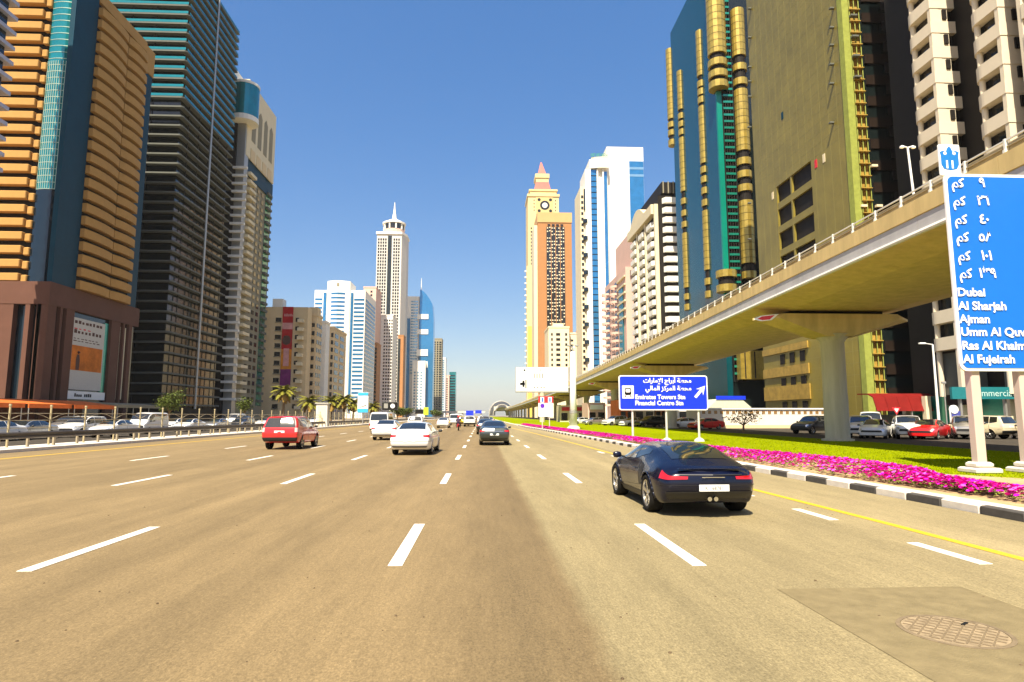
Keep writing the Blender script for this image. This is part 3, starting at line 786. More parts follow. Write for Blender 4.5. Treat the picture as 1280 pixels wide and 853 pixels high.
dup_car(suv, 'white off roader with red lamps beyond the nearest white saloon', -8.2, 78, 0, 'white')
dup_car(saloon, 'white saloon just left of the motorcycle in the distance', -5.7, 92, 0, None)
dup_car(van, 'small white van far ahead between the saloon and the yellow taxi', -5.2, 118, 0, None)
dup_car(suv, 'yellow taxi far ahead past the motorcycle', -3.3, 112, 0, 'yellow')
dup_car(suv, 'white car far ahead beside the yellow taxi', -2.1, 103, 0, 'white')
dup_car(saloon, 'black saloon just in front of the dark grey saloon', .35, 60, 0, 'black')
dup_car(suv, 'silver off roader far ahead in the middle lane', .2, 88, 0, 'silver')
dup_car(saloon, 'silver saloon at the far end of the queue', 1.5, 128, 0, 'silver')
dup_car(saloon, 'tiny white car at the far end of the highway', -2.6, 170, 0, None)
dup_car(van, 'tiny white van at the far end of the highway', -6.5, 185, 0, None)
dup_car(suv, 'tiny beige car at the far end of the highway', .5, 190, 0, 'beige')
# oncoming traffic beyond the fence, all nose towards the viewer
OPP = 'oncoming cars beyond the fence'
for pr, lab, x, y, pnt in [
    (saloon, 'pale saloon beyond the fence at the picture edge', -34.2, 45.6, 'white'),
    (saloon, 'silver saloon beyond the fence under the orange awning', -34.6, 49.6, 'silver'),
    (suv, 'white off roader beyond the fence below the orange poster', -34.0, 55.2, 'white'),
    (saloon, 'white saloon beyond the fence just before the minibus', -31.2, 55.0, None),
    (van, 'white minibus in the oncoming lanes beyond the fence', -33.4, 64.5, None),
    (saloon, 'white saloon following the minibus in oncoming traffic', -33.4, 73.6, None),
    (saloon, 'silver saloon second behind the oncoming minibus', -33.4, 81.0, 'silver'),
    (suv, 'black off roader third behind the oncoming minibus', -33.6, 90, 'black'),
    (saloon, 'white saloon fourth behind the oncoming minibus', -33.5, 99, None),
    (suv, 'red off roader far off in the oncoming lanes', -34, 112, None),
    (saloon, 'cream saloon in the outer oncoming lane at the edge', -39.6, 52.5, 'cream'),
    (suv, 'silver off roader in the outer oncoming lane', -40, 63, 'silver'),
    (saloon, 'black saloon in the outer oncoming lane by the minibus', -40, 73, 'black'),
    (saloon, 'white saloon in the outer oncoming lane beyond the minibus', -40, 84, None),
    (van, 'white van far off in the outer oncoming lane', -40, 104, None),
    (saloon, 'white saloon farthest off in the oncoming lanes', -33.5, 128, None)]:
    dup_car(pr, lab, x, y + 1.3, 180, pnt, OPP, -.02)
# parked cars beyond the lawn
PK = 'cars parked beyond the lawn'
for pr, lab, px_, Y, pnt, rz in [
    (suv, 'white off roader parked right behind the big round pier', 1077, 51, 'white', 148),
    (van, 'white box van parked behind the white off roaders', 1088, 58, None, 150),
    (saloon, 'white saloon parked between two white off roaders', 1098, 48.5, None, 140),
    (suv, 'white off roader parked next to the red saloon', 1133, 48, 'white', 150),
    (saloon, 'bright red saloon parked near the big road sign', 1168, 46.5, 'red', 130),
    (suv, 'silver off roader parked behind the big sign post', 1207, 47.5, 'silver', 145),
    (suv, 'cream off roader parked between the posts of the big sign', 1246, 45.5, 'cream', 20),
    (saloon, 'pale saloon parked at the right picture edge', 1283, 46, 'white', 150),
    (suv, 'black off roader parked left of the big round pier', 1026, 60, 'black', 120),
    (saloon, 'small red saloon parked by the white site cabins', 893, 80, 'red', 110),
    (saloon, 'white saloon parked under the station sign', 866, 86, None, 100),
    (suv, 'black off roader parked under the station sign', 822, 96, 'black', 110),
    (saloon, 'white saloon parked behind the left leg of the station sign', 800, 100, None, 115),
    (suv, 'white off roader parked left of the station sign', 776, 108, 'white', 120),
    (saloon, 'silver saloon parked in the shade left of the station sign', 752, 116, 'silver', 110),
    (saloon, 'white saloon parked in the shade beside the white column', 733, 126, None, 115)]:
    x = xat(px_, 540, Y); dup_car(pr, lab, x, Y, rz, pnt, PK, .03)

# motorcycle and rider far ahead
mc = thing('motorcycle', 'dark motorcycle far ahead between the lanes', 'motorcycle', (-2.85, 75, 0))
for y in (0, 1.3):
    wo = bpy.data.objects.new('wheel', None); link(wo, mc); wo.location = (0, y, .31); wo.rotation_euler = (0, R(90), 0)
    inst(MB().lathe([(.20, -.06), (.31, -.05), (.31, .05), (.20, .06)], n=18, caps=False).mesh('tyre', CM['tyre']), 'tyre', wo, (0, 0, 0), local=True)
    inst(MB().lathe([(.2, -.03), (.02, -.04), (.02, .04), (.2, .03)], n=14, caps=False).mesh('rim', CM['rim']), 'rim', wo, (0, 0, 0), local=True)
MB().cbox(-.16, .16, -.1, .95, .42, .74, .06).build('body', P['red'], mc, local=True)
MB().cbox(-.14, .14, -.35, .55, .74, .84, .04).build('seat', CM['trim'], mc, local=True)
MB().tube([(-.36, .95, 1.05), (0, 1.08, 1.0), (.36, .95, 1.05)], .02, 6).build('handlebar', CM['trim'], mc, local=True)
MB().tube([(0, 1.08, 1.0), (0, 1.3, .31)], .04, 6).build('fork', CM['chrome'], mc, local=True)
MB().cbox(-.09, .09, -.46, -.36, .68, .8, .02).build('tail_lamp', CM['tail'], mc, local=True)
rider = thing('person', 'rider in a dark jacket and red helmet on the motorcycle', 'person', (-2.85, 75, .0))
def skin_body(name, verts, edges, radii, m_, parent):
    me = bpy.data.meshes.new(name); me.from_pydata(verts, edges, []); me.materials.append(m_)
    o = bpy.data.objects.new(name, me); link(o, parent)
    md = o.modifiers.new('skin', 'SKIN'); md.use_smooth_shade = True
    if not me.skin_vertices: me.skin_vertices.new() if hasattr(me.skin_vertices, 'new') else None
    for k, r in enumerate(radii): me.skin_vertices[0].data[k].radius = (r, r)
    me.skin_vertices[0].data[0].use_root = True
    o.modifiers.new('sub', 'SUBSURF').levels = 1; o.modifiers['sub'].render_levels = 1
    return o
jacket = mat('rider_clothes', (.05, .03, .06), .8)
try:
    V = [(0, .12, .92), (0, .16, 1.15), (0, .24, 1.38), (0, .27, 1.50), (0, .29, 1.6), (-.2, .25, 1.38), (-.27, .5, 1.16), (-.32, .88, 1.08), (.2, .25, 1.38), (.27, .5, 1.16), (.32, .88, 1.08),
         (-.11, .14, .9), (-.22, .52, .82), (-.2, .42, .42), (-.2, .55, .36), (.11, .14, .9), (.22, .52, .82), (.2, .42, .42), (.2, .55, .36)]
    Eg = [(0, 1), (1, 2), (2, 3), (3, 4), (2, 5), (5, 6), (6, 7), (2, 8), (8, 9), (9, 10), (0, 11), (11, 12), (12, 13), (13, 14), (0, 15), (15, 16), (16, 17), (17, 18)]
    rb = skin_body('body', V, Eg, [.16, .17, .19, .07, .08, .08, .06, .045, .08, .06, .045, .1, .085, .06, .045, .1, .085, .06, .045], jacket, rider)
except Exception as e:
    print('skin', e)
MB().lathe([(.001, 1.50), (.11, 1.53), (.14, 1.64), (.12, 1.75), (.001, 1.80)], (0, .30), 14).build('helmet', P['red'], rider, True, True)
# ------------------------------------------------------------------ buildings on the left
B = {}
B['gold_band'] = mat('balcony_ochre', (.44, .245, .075), .7, vary=.10, scale=.4)
B['podium'] = mat('podium_stone', (.125, .060, .042), .7, vary=.12, scale=.3)
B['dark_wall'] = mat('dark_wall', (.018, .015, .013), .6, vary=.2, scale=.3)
B['blue_clad'] = mat('blue_cladding', (.001, .040, .070), .5, .0, .15, .3, .03, .25, spec=.15)
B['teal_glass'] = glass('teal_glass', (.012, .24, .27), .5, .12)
B['navy_glass'] = glass('navy_glass', (.006, .016, .028), .25, .10)
B['dark_glass'] = glass('dark_glass', (.010, .016, .016), .2, .10)
B['green_glass'] = glass('green_glass', (.02, .26, .18), .4, .15)
B['slab'] = mat('slab_concrete', (.125, .130, .112), .7, vary=.1, scale=.4)
B['cream'] = mat('cream_wall', (.72, .62, .42), .7, vary=.06, scale=.2)
B['white'] = mat('white_wall', (.80, .77, .69), .65, vary=.05, scale=.2)
B['beige'] = mat('beige_wall', (.66, .51, .30), .75, vary=.08, scale=.2)
B['greyb'] = mat('grey_beige_wall', (.27, .24, .165), .75, vary=.08, scale=.2)
B['pink'] = mat('pink_wall', (.66, .44, .36), .7, vary=.06, scale=.2)
B['window'] = mat('dark_window', (.016, .017, .018), .12, .2, .3, .5, spec=.8)
B['blue_glass'] = glass('blue_glass', (.04, .23, .48), .5, .10)
B['pale_glass'] = glass('pale_blue_glass', (.25, .45, .62), .5, .12)
B['brown'] = mat('brown_wall', (.38, .18, .07), .7, vary=.06, scale=.2)
B['orange'] = mat('awning_orange', (.62, .14, .03), .7, vary=.2, scale=.5)
B['mullion'] = mat('mullion', (.35, .45, .36), .4, .4, .1)

XL = -95.0
# tower with blue white fins at the picture edge
t = thing('tower', 'blue and white finned tower cut by the upper left picture edge', 'building', (-99, 110, 0))
bx('core', B['navy_glass'], t, -102, -96.2, 96, 122, 0, 112)
B['fin'] = mat('fin_pale_blue', (.42, .42, .50), .5, vary=.1)
boxes('fin', B['fin'], t, (8, 28, .8), [(-99.2, 109.4, z) for z in frange(50, 111, 3.2)])

# ---- brown tower with ochre balconies
Y1 = yat(64, 350, XL)
t = thing('tower', 'brown tower with ochre balconies, blue panels and an orange poster on its podium', 'building', (-110, 150, 0))
ZP = 31.0; FH = 3.12
bx('core', B['dark_wall'], t, -150, XL - 1.2, Y1 + 1.4, 173, ZP - 2, 104)
zf = [ZP + .2 + FH * k for k in range(23)]
xe = xat(45, 200, Y1)
for k, z in enumerate(zf):
    pass
me = MB().cbox(-30, -1.4, -.2, 1.3, 0, 1.75, .12).mesh('balcony', B['gold_band'])
mk = MB().cbox(-1.25, 0, .35, 1.4, -.35, 1.45, .15).mesh('balcony_end', B['gold_band'])
for z in zf:
    o = inst(me, 'balcony', t, (xe, Y1, z)); inst(mk, 'balcony_end', o, (xe, Y1, z))
# curved glass bay and its glazing lines
xb0, xb1 = xe + .1, XL - .25
def bay(r_off):
    pts = []
    for k in range(11):
        u = k / 10; x = xb0 + (xb1 - xb0) * u; pts.append((x, Y1 + 1.2 - (.9 + r_off) * math.sin(math.pi * min(1, .15 + .7 * u))))
    return pts
gp = bay(0)
zt = zat(70, 236, Y1)
for nm, z0, z1, mm in (('lower_glass', ZP, zt, 'navy_glass'), ('upper_glass', zt, 108, 'teal_glass')):
    MB().prism(gp + [(xb1, Y1 + 2.5), (xb0, Y1 + 2.5)], z0, z1).build(nm, B[mm], t)
gp2 = bay(.06)
mm_ = MB().prism(gp2 + [(xb1, Y1 + 1.9), (xb0, Y1 + 1.9)], 0, .16).mesh('transom', B['mullion'])
for z in frange(zt, 107, 1.56): inst(mm_, 'transom', t, (0, 0, z))
for k in range(0, 11):
    x, y = gp2[k]; MB().box(x - .06, x + .06, y - .03, y + .3, zt, 83).build('mullion', B['mullion'], t)
# road side: blue panel, two balcony stacks, blue panel
ya, yb, yc, yd = yat(95, 350, XL), yat(133, 360, XL), yat(160, 365, XL), yat(172, 360, XL)
bx('blue_panel', B['blue_clad'], t, XL - 1.1, XL, Y1 + .2, ya, ZP, 108)
bx('blue_panel', B['blue_clad'], t, XL - 1.1, XL - .2, yc, yd, ZP, 98)
bx('corner_cap', B['gold_band'], t, XL - 6, XL + .1, yc + .3, yd + .2, 98.1, 105.5)
for y0, y1 in ((ya + .15, yb - .15), (yb + .15, yc - .1)):
    mo = MB(); n = 7
    pts = [(XL - .3, y0)] + [(XL + .2 + 1.3 * math.sin(math.pi * (.12 + .76 * k / n)) ** .6, y0 + (y1 - y0) * k / n) for k in range(n + 1)] + [(XL - .3, y1)]
    pts = pts[::-1] if False else pts
    me = MB().prism(pts, 0, 2.0).mesh('balcony', B['gold_band'])
    for z in zf: inst(me, 'balcony', t, (0, 0, z))
bx('shaft', B['dark_wall'], t, XL - 1.1, XL - .4, ya, yc, ZP, 103)
bx('roof_cap', B['gold_band'], t, XL - 20, XL + .3, ya, yc, 103.2, 106)
# podium: piers in front of dark glass
bx('podium_glass', B['navy_glass'], t, -150, XL - .6, Y1 + 1.0, yd + .5, 0, ZP - 5)
bx('podium_top', B['podium'], t, -150, XL + .35, Y1 - .6, yd + 1.2, ZP - 5, ZP)
for px0, px1 in ((-60, 12), (27, 33), (42, 47)):
    x0, x1 = xat(px0, 430, Y1 - .6), xat(px1, 430, Y1 - .6); bx('pier', B['podium'], t, x0, x1, Y1 - .5, Y1 + .9, 0, ZP - 5)
bx('pier', B['podium'], t, XL - 2.2, XL + .25, Y1 - .5, Y1 + 2.2, 0, ZP - 5)
for px0, px1 in ((70, 73), (78, 88), (136, 147), (151, 153), (158, 162)):
    bx('pier', B['podium'], t, XL - .55, XL + .25, yat(px0, 440, XL), yat(px1, 440, XL), 0, ZP - 5)
for px0, px1, mm in ((73, 75, 'green_glass'), (130, 135, 'green_glass'), (148, 150, 'cream'), (154, 157, 'cream')):
    bx('glazing_strip', B[mm], t, XL - .58, XL - .3, yat(px0, 440, XL), yat(px1, 440, XL), 6, ZP - 6)
# poster
py0, py1 = yat(89, 440, XL), yat(129, 440, XL)
po = thing('poster', 'tall white and orange poster on the brown tower podium', 'poster', (XL, (py0 + py1) / 2, 8))
zz = lambda y: zat(110, y, 150)
PW = mat('poster_white', (.55, .52, .46), .6, vary=.08); PO = mat('poster_orange', (.60, .17, .02), .6, vary=.45, scale=.25); PD = mat('poster_ink', (.10, .05, .04), .6)
bx('sheet', PW, po, XL - .25, XL + .02, py0, py1, zz(487), zz(398))
bx('picture', PO, po, XL + .02, XL + .05, py0 + .1, py1 - .4, zz(463), zz(432))
MB().prism_x([(150, zz(463) + .1), (151.2, zz(463) + .1), (151.3, zz(450)), (151.0, zz(443)), (150.2, zz(443)), (149.9, zz(450))], XL + .05, XL + .08).build('figure', PD, po)
MB().lathe([(.001, zz(442.6)), (.35, zz(441)), (.35, zz(440)), (.001, zz(438.5))], (XL + .1, 150.6), 8).build('figure_head', PD, po)
for y_, h_, w_, mm in ((405, .9, .9, PD), (412, .35, .55, M['red']), (417, .9, .9, PD), (424, .25, .8, PD), (427, .25, .85, PD)):
    n = int(9 * w_); L_ = (py1 - py0) * w_
    for k in range(n):
        a = py0 + .4 + L_ * k / n; bx('print_mark', mm, po, XL + .02, XL + .04, a, a + L_ / n * random.uniform(.45, .8), zz(y_), zz(y_) + h_ * random.uniform(.6, 1))
sg = thing('shop_sign', 'white shop sign with black lettering below the orange poster', 'sign', (XL, 150, 5))
bx('board', M['sign_white'], sg, XL - .2, XL + .3, py0 - .4, py1 + 1.5, zz(499), zz(489))
for k in range(9):
    if k == 4: continue
    a = 150 + k * .72; bx('letter', M['black'], sg, XL + .3, XL + .34, a, a + .5, zz(496) + .0, zz(496) + random.uniform(.5, .8))
# orange awnings in front of the podium
for k, (ya_, yb_) in enumerate(((104, 118), (119, 131), (132, 146))):
    a = thing('awning', ['orange awning at the left picture edge behind the fence', 'orange awning in the middle below the brown tower', 'orange awning nearest the shop sign'][k], 'awning', (-84, (ya_ + yb_) / 2, 0), group='orange awnings below the brown tower')
    MB().prism_y([(-90, 5.0), (-83, 4.0), (-83, 3.2), (-83.2, 3.2), (-83.2, 3.9), (-90, 4.9)], ya_, yb_).build('canopy', B['orange'], a)
    for y in (ya_ + .4, yb_ - .4): MB().cyl((-83.3, y, 0), (-83.3, y, 3.9), .09, n=6).build('post', M['steel'], a)
    bx('shop_front', B['podium'], a, -92, -90.1, ya_, yb_, 0, 4.8)
a = thing('awning', 'long grey awning behind the fence right of the orange ones', 'awning', (-84, 155, 0))
MB().prism_y([(-90, 4.9), (-83, 4.3), (-83, 3.6), (-90, 3.9)], 147, 168).build('canopy', B['greyb'], a)
for y in (147.5, 154, 161, 167.5): MB().cyl((-83.3, y, 0), (-83.3, y, 3.7), .09, n=6).build('post', M['steel'], a)

# ---- dark tower with projecting floor slabs
Y2 = yat(220.5, 262, XL); Y2e = yat(291, 200, XL)
t = thing('tower', 'dark glass tower wrapped in grey floor slabs with slanting balcony edges', 'building', (-110, 210, 0))
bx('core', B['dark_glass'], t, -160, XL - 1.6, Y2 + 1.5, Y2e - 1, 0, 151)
sm1 = MB().prism([(-160, Y2 - .1), (XL - .5, Y2 - .1), (XL, Y2 + .6), (XL, Y2e), (-160, Y2e)], 0, .50).mesh('floor_slab', B['slab'])
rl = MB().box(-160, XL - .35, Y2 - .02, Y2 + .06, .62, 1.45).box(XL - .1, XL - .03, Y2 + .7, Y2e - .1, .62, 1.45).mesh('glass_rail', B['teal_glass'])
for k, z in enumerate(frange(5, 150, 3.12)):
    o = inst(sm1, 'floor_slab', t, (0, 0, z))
    if k > 30: inst(rl, 'glass_rail', o, (0, 0, z))  # teal rails on the upper floors only: sky reflection put into their colour
MB().cyl((XL + .1, yat(262, 200, XL), 4), (XL + .1, yat(262, 200, XL), 152), .35, n=6).build('mast_strut', M['steel'], t)
pm_ = MB().box(-.12, .12, -.12, .12, 0, 146).mesh('column', B['dark_wall'])
for x in frange(-158, XL - 6, 7.5): inst(pm_, 'column', t, (x, Y2 + .9, 4))
for y in frange(Y2 + 6, Y2e - 3, 7.5): inst(pm_, 'column', t, (XL - .9, y, 4))
bx('lobby', B['dark_wall'], t, -160, XL - 1, Y2 + .5, Y2e, 0, 4.8)

# ---- grey tower with cream crown and teal bay
Y3, Y3e = yat(304, 250, XL), yat(339, 300, XL)
t = thing('tower', 'grey green apartment tower with a cream windowed crown and a teal bay', 'building', (-105, 265, 0))
zc0, zc1 = zat(316, 208, 255), zat(316, 118, 255)
bx('core', B['greyb'], t, -130, XL - .8, Y3, Y3e, 0, zc0 + 3)
cr = bx('crown', B['cream'], t, -112, XL + .3, Y3 - .3, Y3e - 1.5, zc0, zc1)
for k in range(4):
    y = Y3 + 3.2 + (Y3e - Y3 - 7) * (k + .5) / 4
    w = MB().prism_x([(y - 2, zc0 + 8), (y + 2, zc0 + 8), (y + 2, zc0 + 22), (y, zc0 + 24), (y - 2, zc0 + 22)], XL + .2, XL + .42).build('crown_window', B['greyb'], cr)
    MB().prism_x([(y - 2.4, zc0 - .5), (y + 2.4, zc0 - .5), (y + 2.4, zc0 + 4.5), (y - 2.4, zc0 + 4.5)], XL + .2, XL + .5).build('crown_arch', B['beige'], cr)
MB().prism_y([(-112, zc1 - 8), (-98.8, zc1 - 8), (-98.8, zc1 + 2), (-112, zc1 + 15)], Y3 - 6, Y3 + 16).build('wedge_roof', B['white'], t)
xt0, xt1 = xat(288, 150, Y3 - 4), xat(302, 150, Y3 - 4)
MB().lathe([(5.2, zat(296, 150, Y3)), (5.2, zat(296, 112, Y3))], (xt0 + 4.2, Y3 - 1), 20, caps=True).build('teal_bay', B['teal_glass'], t)
MB().lathe([(5.4, zat(296, 156, Y3)), (5.4, zat(296, 150, Y3))], (xt0 + 4.2, Y3 - 1), 20).build('bay_sill', B['white'], t)
MB().lathe([(5.4, zat(296, 112, Y3)), (5.4, zat(296, 109, Y3))], (xt0 + 4.2, Y3 - 1), 20).build('bay_cornice', B['white'], t)
bx('shaft', B['dark_wall'], t, xt0 - 12, xt1 - 2.6, Y3 - 1.5, Y3 + 1, 0, zat(296, 156, Y3))
bx('shaft', M['steel'], t, xt1 - 2.4, XL + .1, Y3 - 1.2, Y3 + 2.5, 0, zat(305, 150, Y3))
zs = frange(8, zc0 - 6, 3.25); ly = Y3e - Y3
bx('blue_top', B['blue_clad'], t, XL - .75, XL - .3, Y3 + 2.6, Y3e - .2, zc0 - 7, zc0)
boxes('balcony', B['cream'], t, (2.0, ly * .20, 1.15), [(XL + .3, Y3 + 2.6 + ly * .12, z) for z in zs])
for f in (.38, .52, .66): boxes('window', B['window'], t, (.3, ly * .07, 1.7), [(XL - .72, Y3 + ly * f, z + .6) for z in zs])
boxes('balcony', B['slab'], t, (1.4, ly * .16, 1.0), [(XL - .2, Y3 + ly * .86, z) for z in zs])
bx('glass_strip', B['green_glass'], t, XL - .78, XL - .6, Y3 + ly * .78, Y3 + ly * .95, 6, zc0 - 4)
boxes('balcony', B['white'], t, (5.5, 1.3, .9), [(xt0 + 4, Y3 - 2, z) for z in zs])

# ---- beige block with red banner, and its lower neighbours
def block(name_label, base_mat, x0, x1, y0, y1, h, name='apartment_block'):
    t = thing(name, name_label, 'building', ((x0 + x1) / 2, (y0 + y1) / 2, 0)); o = bx('wall', base_mat, t, x0, x1, y0, y1, 0, h); return t, o
def front_windows(t, mm, Y, spans, z0, z1, pitch, h, sill=None, stuff=False, dep=.24, name='window'):
    for a, b in spans:
        c = [((a + b) / 2, Y - dep / 2 + .06, z) for z in frange(z0, z1, pitch)]
        (stuffbox if stuff else boxes)(name, mm, t, (b - a, dep, h), c)
        if sill: (stuffbox if stuff else boxes)('sill' if not stuff else 'sills', sill, t, (b - a + .5, dep + .5, h * .22), [(x, y, z - h * .62) for x, y, z in c])
def side_windows(t, mm, X, sgn, spans, z0, z1, pitch, h, stuff=False, dep=.24, name='window'):
    for a, b in spans:
        c = [(X + sgn * (dep / 2 - .06), (a + b) / 2, z) for z in frange(z0, z1, pitch)]
        (stuffbox if stuff else boxes)(name, mm, t, (dep, b - a, h), c)
Y4 = 288.0
X4 = lambda px: xat(px, 440, Y4)
h4 = zat(360, 384, Y4)
t, w_ = block('beige apartment block with a tall red banner down its front', B['beige'], X4(322), X4(383), Y4, Y4 + 7, h4)
bx('roof_house', B['white'], t, X4(337), X4(350), Y4 + 1, Y4 + 6, h4, h4 + 4)
front_windows(t, B['window'], Y4, [(X4(343), X4(350))], 6, h4 - 4, 3.95, 1.9, B['greyb'])
front_windows(t, B['window'], Y4, [(X4(368), X4(372))], 6, h4 - 4, 3.95, 1.9)
boxes('balcony', B['cream'], t, (X4(379) - X4(372), 2.4, 1.5), [((X4(379) + X4(372)) / 2, Y4 - 1.0, z - .6) for z in frange(6, h4 - 4, 3.95)])
bn = thing('banner', 'long red and orange banner on the beige block', 'banner', (X4(359), Y4, 20))
zb = lambda y: zat(359, y, Y4)
BR = mat('banner_red', (.42, .015, .02), .7, vary=.2, scale=.3); BO = mat('banner_orange', (.62, .22, .02), .7, vary=.5, scale=.25); BP = mat('banner_purple', (.18, .02, .14), .7, vary=.4, scale=.3); BW = mat('banner_pale', (.62, .30, .28), .7, vary=.4, scale=.4)
for nm, mm, a, b in (('top_field', BR, 404, 384), ('pale_field', BW, 412, 404), ('red_field', BR, 437, 412), ('orange_field', BO, 462, 437), ('purple_field', BP, 482, 462)):
    bx(nm, mm, bn, X4(352), X4(365), Y4 - .7, Y4 - .4, zb(a) + .01, zb(b))
for k in range(5): bx('print_mark', BW, bn, X4(354) + k * .9, X4(354) + k * .9 + .6, Y4 - .74, Y4 - .7, zb(396), zb(396) + random.uniform(.8, 1.4))
MB().lathe([(.001, 0), (1.6, .8), (2.0, 2.4), (1.3, 4.2), (.001, 4.6)], (0, 0), 12).build('figure_head', PD, bn, local=True); f = bpy.data.objects['figure_head.001']; f.location = (X4(358) - bn.location.x, -.72, zb(432) - 20); f.scale = (1, .02, 1)
bx('figure', BW, bn, X4(355), X4(362), Y4 - .75, Y4 - .7, zb(458), zb(436))

def dblock(lbl, wallm, px0, px1, pyt, Y, depth, cols, pitch, hwin, winm='window', stuff=True, pyref=450, sidecols=(), side=1, balc=None):
    x0, x1 = xat(px0, pyref, Y), xat(px1, pyref, Y); h = zat((px0 + px1) / 2, pyt, Y)
    t, w = block(lbl, wallm, x0, x1, Y, Y + depth, h)
    front_windows(t, B[winm], Y, [(x0 + (x1 - x0) * a, x0 + (x1 - x0) * b) for a, b in cols], 5, h - 3, pitch, hwin, stuff=stuff, name='windows' if stuff else 'window')
    X = x1 if side > 0 else x0
    side_windows(t, B[winm], X, side, [(Y + depth * a, Y + depth * b) for a, b in sidecols], 5, h - 3, pitch, hwin, stuff=stuff, name='windows' if stuff else 'window')
    bx('roof_parapet', wallm, t, x0 - .3, x1 + .3, Y - .3, Y + depth + .3, h, h + 1.2)
    return t, x0, x1, h
t, x0, x1, h = dblock('stepped tan apartment block just right of the bannered one', B['beige'], 380, 394, 395, 297, 10, [(.15, .35), (.6, .85)], 3.95, 1.9, stuff=False, sidecols=[(.1, .3), (.45, .6), (.75, .95)])
bx('stair_tower', B['beige'], t, x0 + 1, x0 + 5, 299, 305, h, h + 4.5)
t, x0, x1, h = dblock('lower pale apartment block in front of the blue striped tower', B['white'], 389, 406, 404, 316, 8, [(.25, .7)], 3.9, 1.2, stuff=False, balc=True)
boxes('balcony', B['white'], t, ((x1 - x0) * .55, 2, 1.4), [((x0 + x1) / 2 - .8, 315.2, z - 1.4) for z in frange(8, h - 3, 3.9)])
t, x0, x1, h = dblock('narrow tan apartment block with dark balconies right of the pale one', B['beige'], 404, 416, 411, 330, 30, [(.1, .3), (.75, .98)], 3.9, 2.2, stuff=False, sidecols=[(.1, .35), (.5, .8)])

# ---- white tower striped with blue glass
Y6 = 485.0; X6 = lambda px: xat(px, 430, Y6)
t = thing('tower', 'white tower striped with blue glass bands and a rounded top', 'building', (X6(425), Y6, 0))
h6 = zat(422, 352, Y6)
x0, xm0, xm1, x1 = X6(391), X6(407), X6(436), X6(455)
bx('wall', B['white'], t, x0, x1, Y6, Y6 + 48, 0, h6 - 7)
MB().prism([(xm0 + (xm1 - xm0) * k / 8, Y6 - 3.2 * math.sin(math.pi * k / 8) - .6) for k in range(9)] + [(xm1, Y6 + 20), (xm0, Y6 + 20)], 0, h6).build('bowed_front', B['white'], t)
zs = frange(6, h6 - 10, 3.3)
bw = MB().prism([(xm0 + 2 + (xm1 - xm0 - 4) * k / 6, Y6 - .75 - 3.2 * math.sin(math.pi * (.09 + .82 * k / 6))) for k in range(7)] + [(xm1 - 2, Y6 + 2), (xm0 + 2, Y6 + 2)], 0, 1.6).mesh('window_band', B['blue_glass'])
for z in zs: inst(bw, 'window_band', t, (0, 0, z))
for a, b in ((x0 + .5, X6(401)), (X6(441), x1 - .6)): front_windows(t, B['blue_glass'], Y6, [(a, b)], 6, h6 - 12, 3.3, 1.6, name='window_band')
for a, b in ((X6(402.5), X6(406)), (X6(437), X6(440))): bx('glass_strip', B['blue_glass'], t, a, b, Y6 - .6, Y6 + .1, 4, h6 - 9)
side_windows(t, B['window'], x1, 1, [(Y6 + 3, Y6 + 45)], 6, h6 - 12, 3.3, 1.9, name='window_band')
B['crown_glass'] = B['blue_glass']
bx('emblem', B['greyb'], t, X6(420), X6(423), Y6 - 4.0, Y6 - 3.7, h6 - 4.5, h6 - 2)

# ---- further towers on the left
t, x0, x1, h = dblock('pink tower rising behind the blue striped one', B['pink'], 452, 468, 360, 580, 30, [(.55, .7)], 3.4, 1.8)
t, x0, x1, h = dblock('orange and dark glass block at the foot of the pink tower', B['brown'], 452, 471, 430, 545, 20, [(.05, .35), (.6, .98)], 3.4, 2.6, winm='dark_glass')
t, x0, x1, h = dblock('slim white block standing before the domed tower', B['white'], 471, 490, 395, 610, 30, [(.42, .52), (.58, .68), (.74, .84), (.9, .98)], 3.2, 1.7)
# domed tower with spire
Y8 = 800.0; X8 = lambda px: xat(px, 400, Y8)
t = thing('tower', 'tall slender white tower with a domed lantern and spire', 'building', (X8(487), Y8, 0))
h8 = zat(487, 293, Y8); xa, xb, xc = X8(468.5), X8(500), X8(505)
MB().prism([(xa, Y8), (xb, Y8), (xc, Y8 + 12), (xc, Y8 + 34), (xa, Y8 + 34)], 0, h8).build('shaft', mat('grey_white_wall', (.60, .57, .51), .65, vary=.05, scale=.2), t)
cw = []
for px in (470.3, 473.3, 476.3, 479.3, 490, 493, 496): cw += [(X8(px) + .6, Y8 - .05, z) for z in frange(12, h8 - 5, 4.2)]
stuffbox('windows', B['window'], t, (2.0, .3, 2.9), cw)
bx('centre_strip', B['dark_glass'], t, X8(482.5), X8(487.5), Y8 - .3, Y8 + .2, 20, h8 - 2)
MB().prism([(xa - 1, Y8 - 1.5), (xb + .5, Y8 - 1.5), (xc + 1, Y8 + 12), (xc + 1, Y8 + 35), (xa - 1, Y8 + 35)], h8, h8 + 3).build('cornice', B['white'], t)
cx, cyy = X8(488), Y8 + 15
MB().lathe([(14, h8 + 3), (14, h8 + 9)], (cx, cyy), 16).build('drum', B['pink'], t)
MB().lathe([(13, h8 + 9), (13, h8 + 17)], (cx, cyy), 16).build('lantern', B['window'], t)
for k in range(10):
    a = 2 * math.pi * k / 10; MB().cyl((cx + 13.5 * math.cos(a), cyy + 13.5 * math.sin(a), h8 + 9), (cx + 13.5 * math.cos(a), cyy + 13.5 * math.sin(a), h8 + 17), 1.1, n=6).build('lantern_column', B['white'], t)
MB().lathe([(15.5, h8 + 17), (15.5, h8 + 19), (9, h8 + 22), (3, h8 + 25), (2.2, h8 + 32)], (cx, cyy), 16).build('dome', B['white'], t)
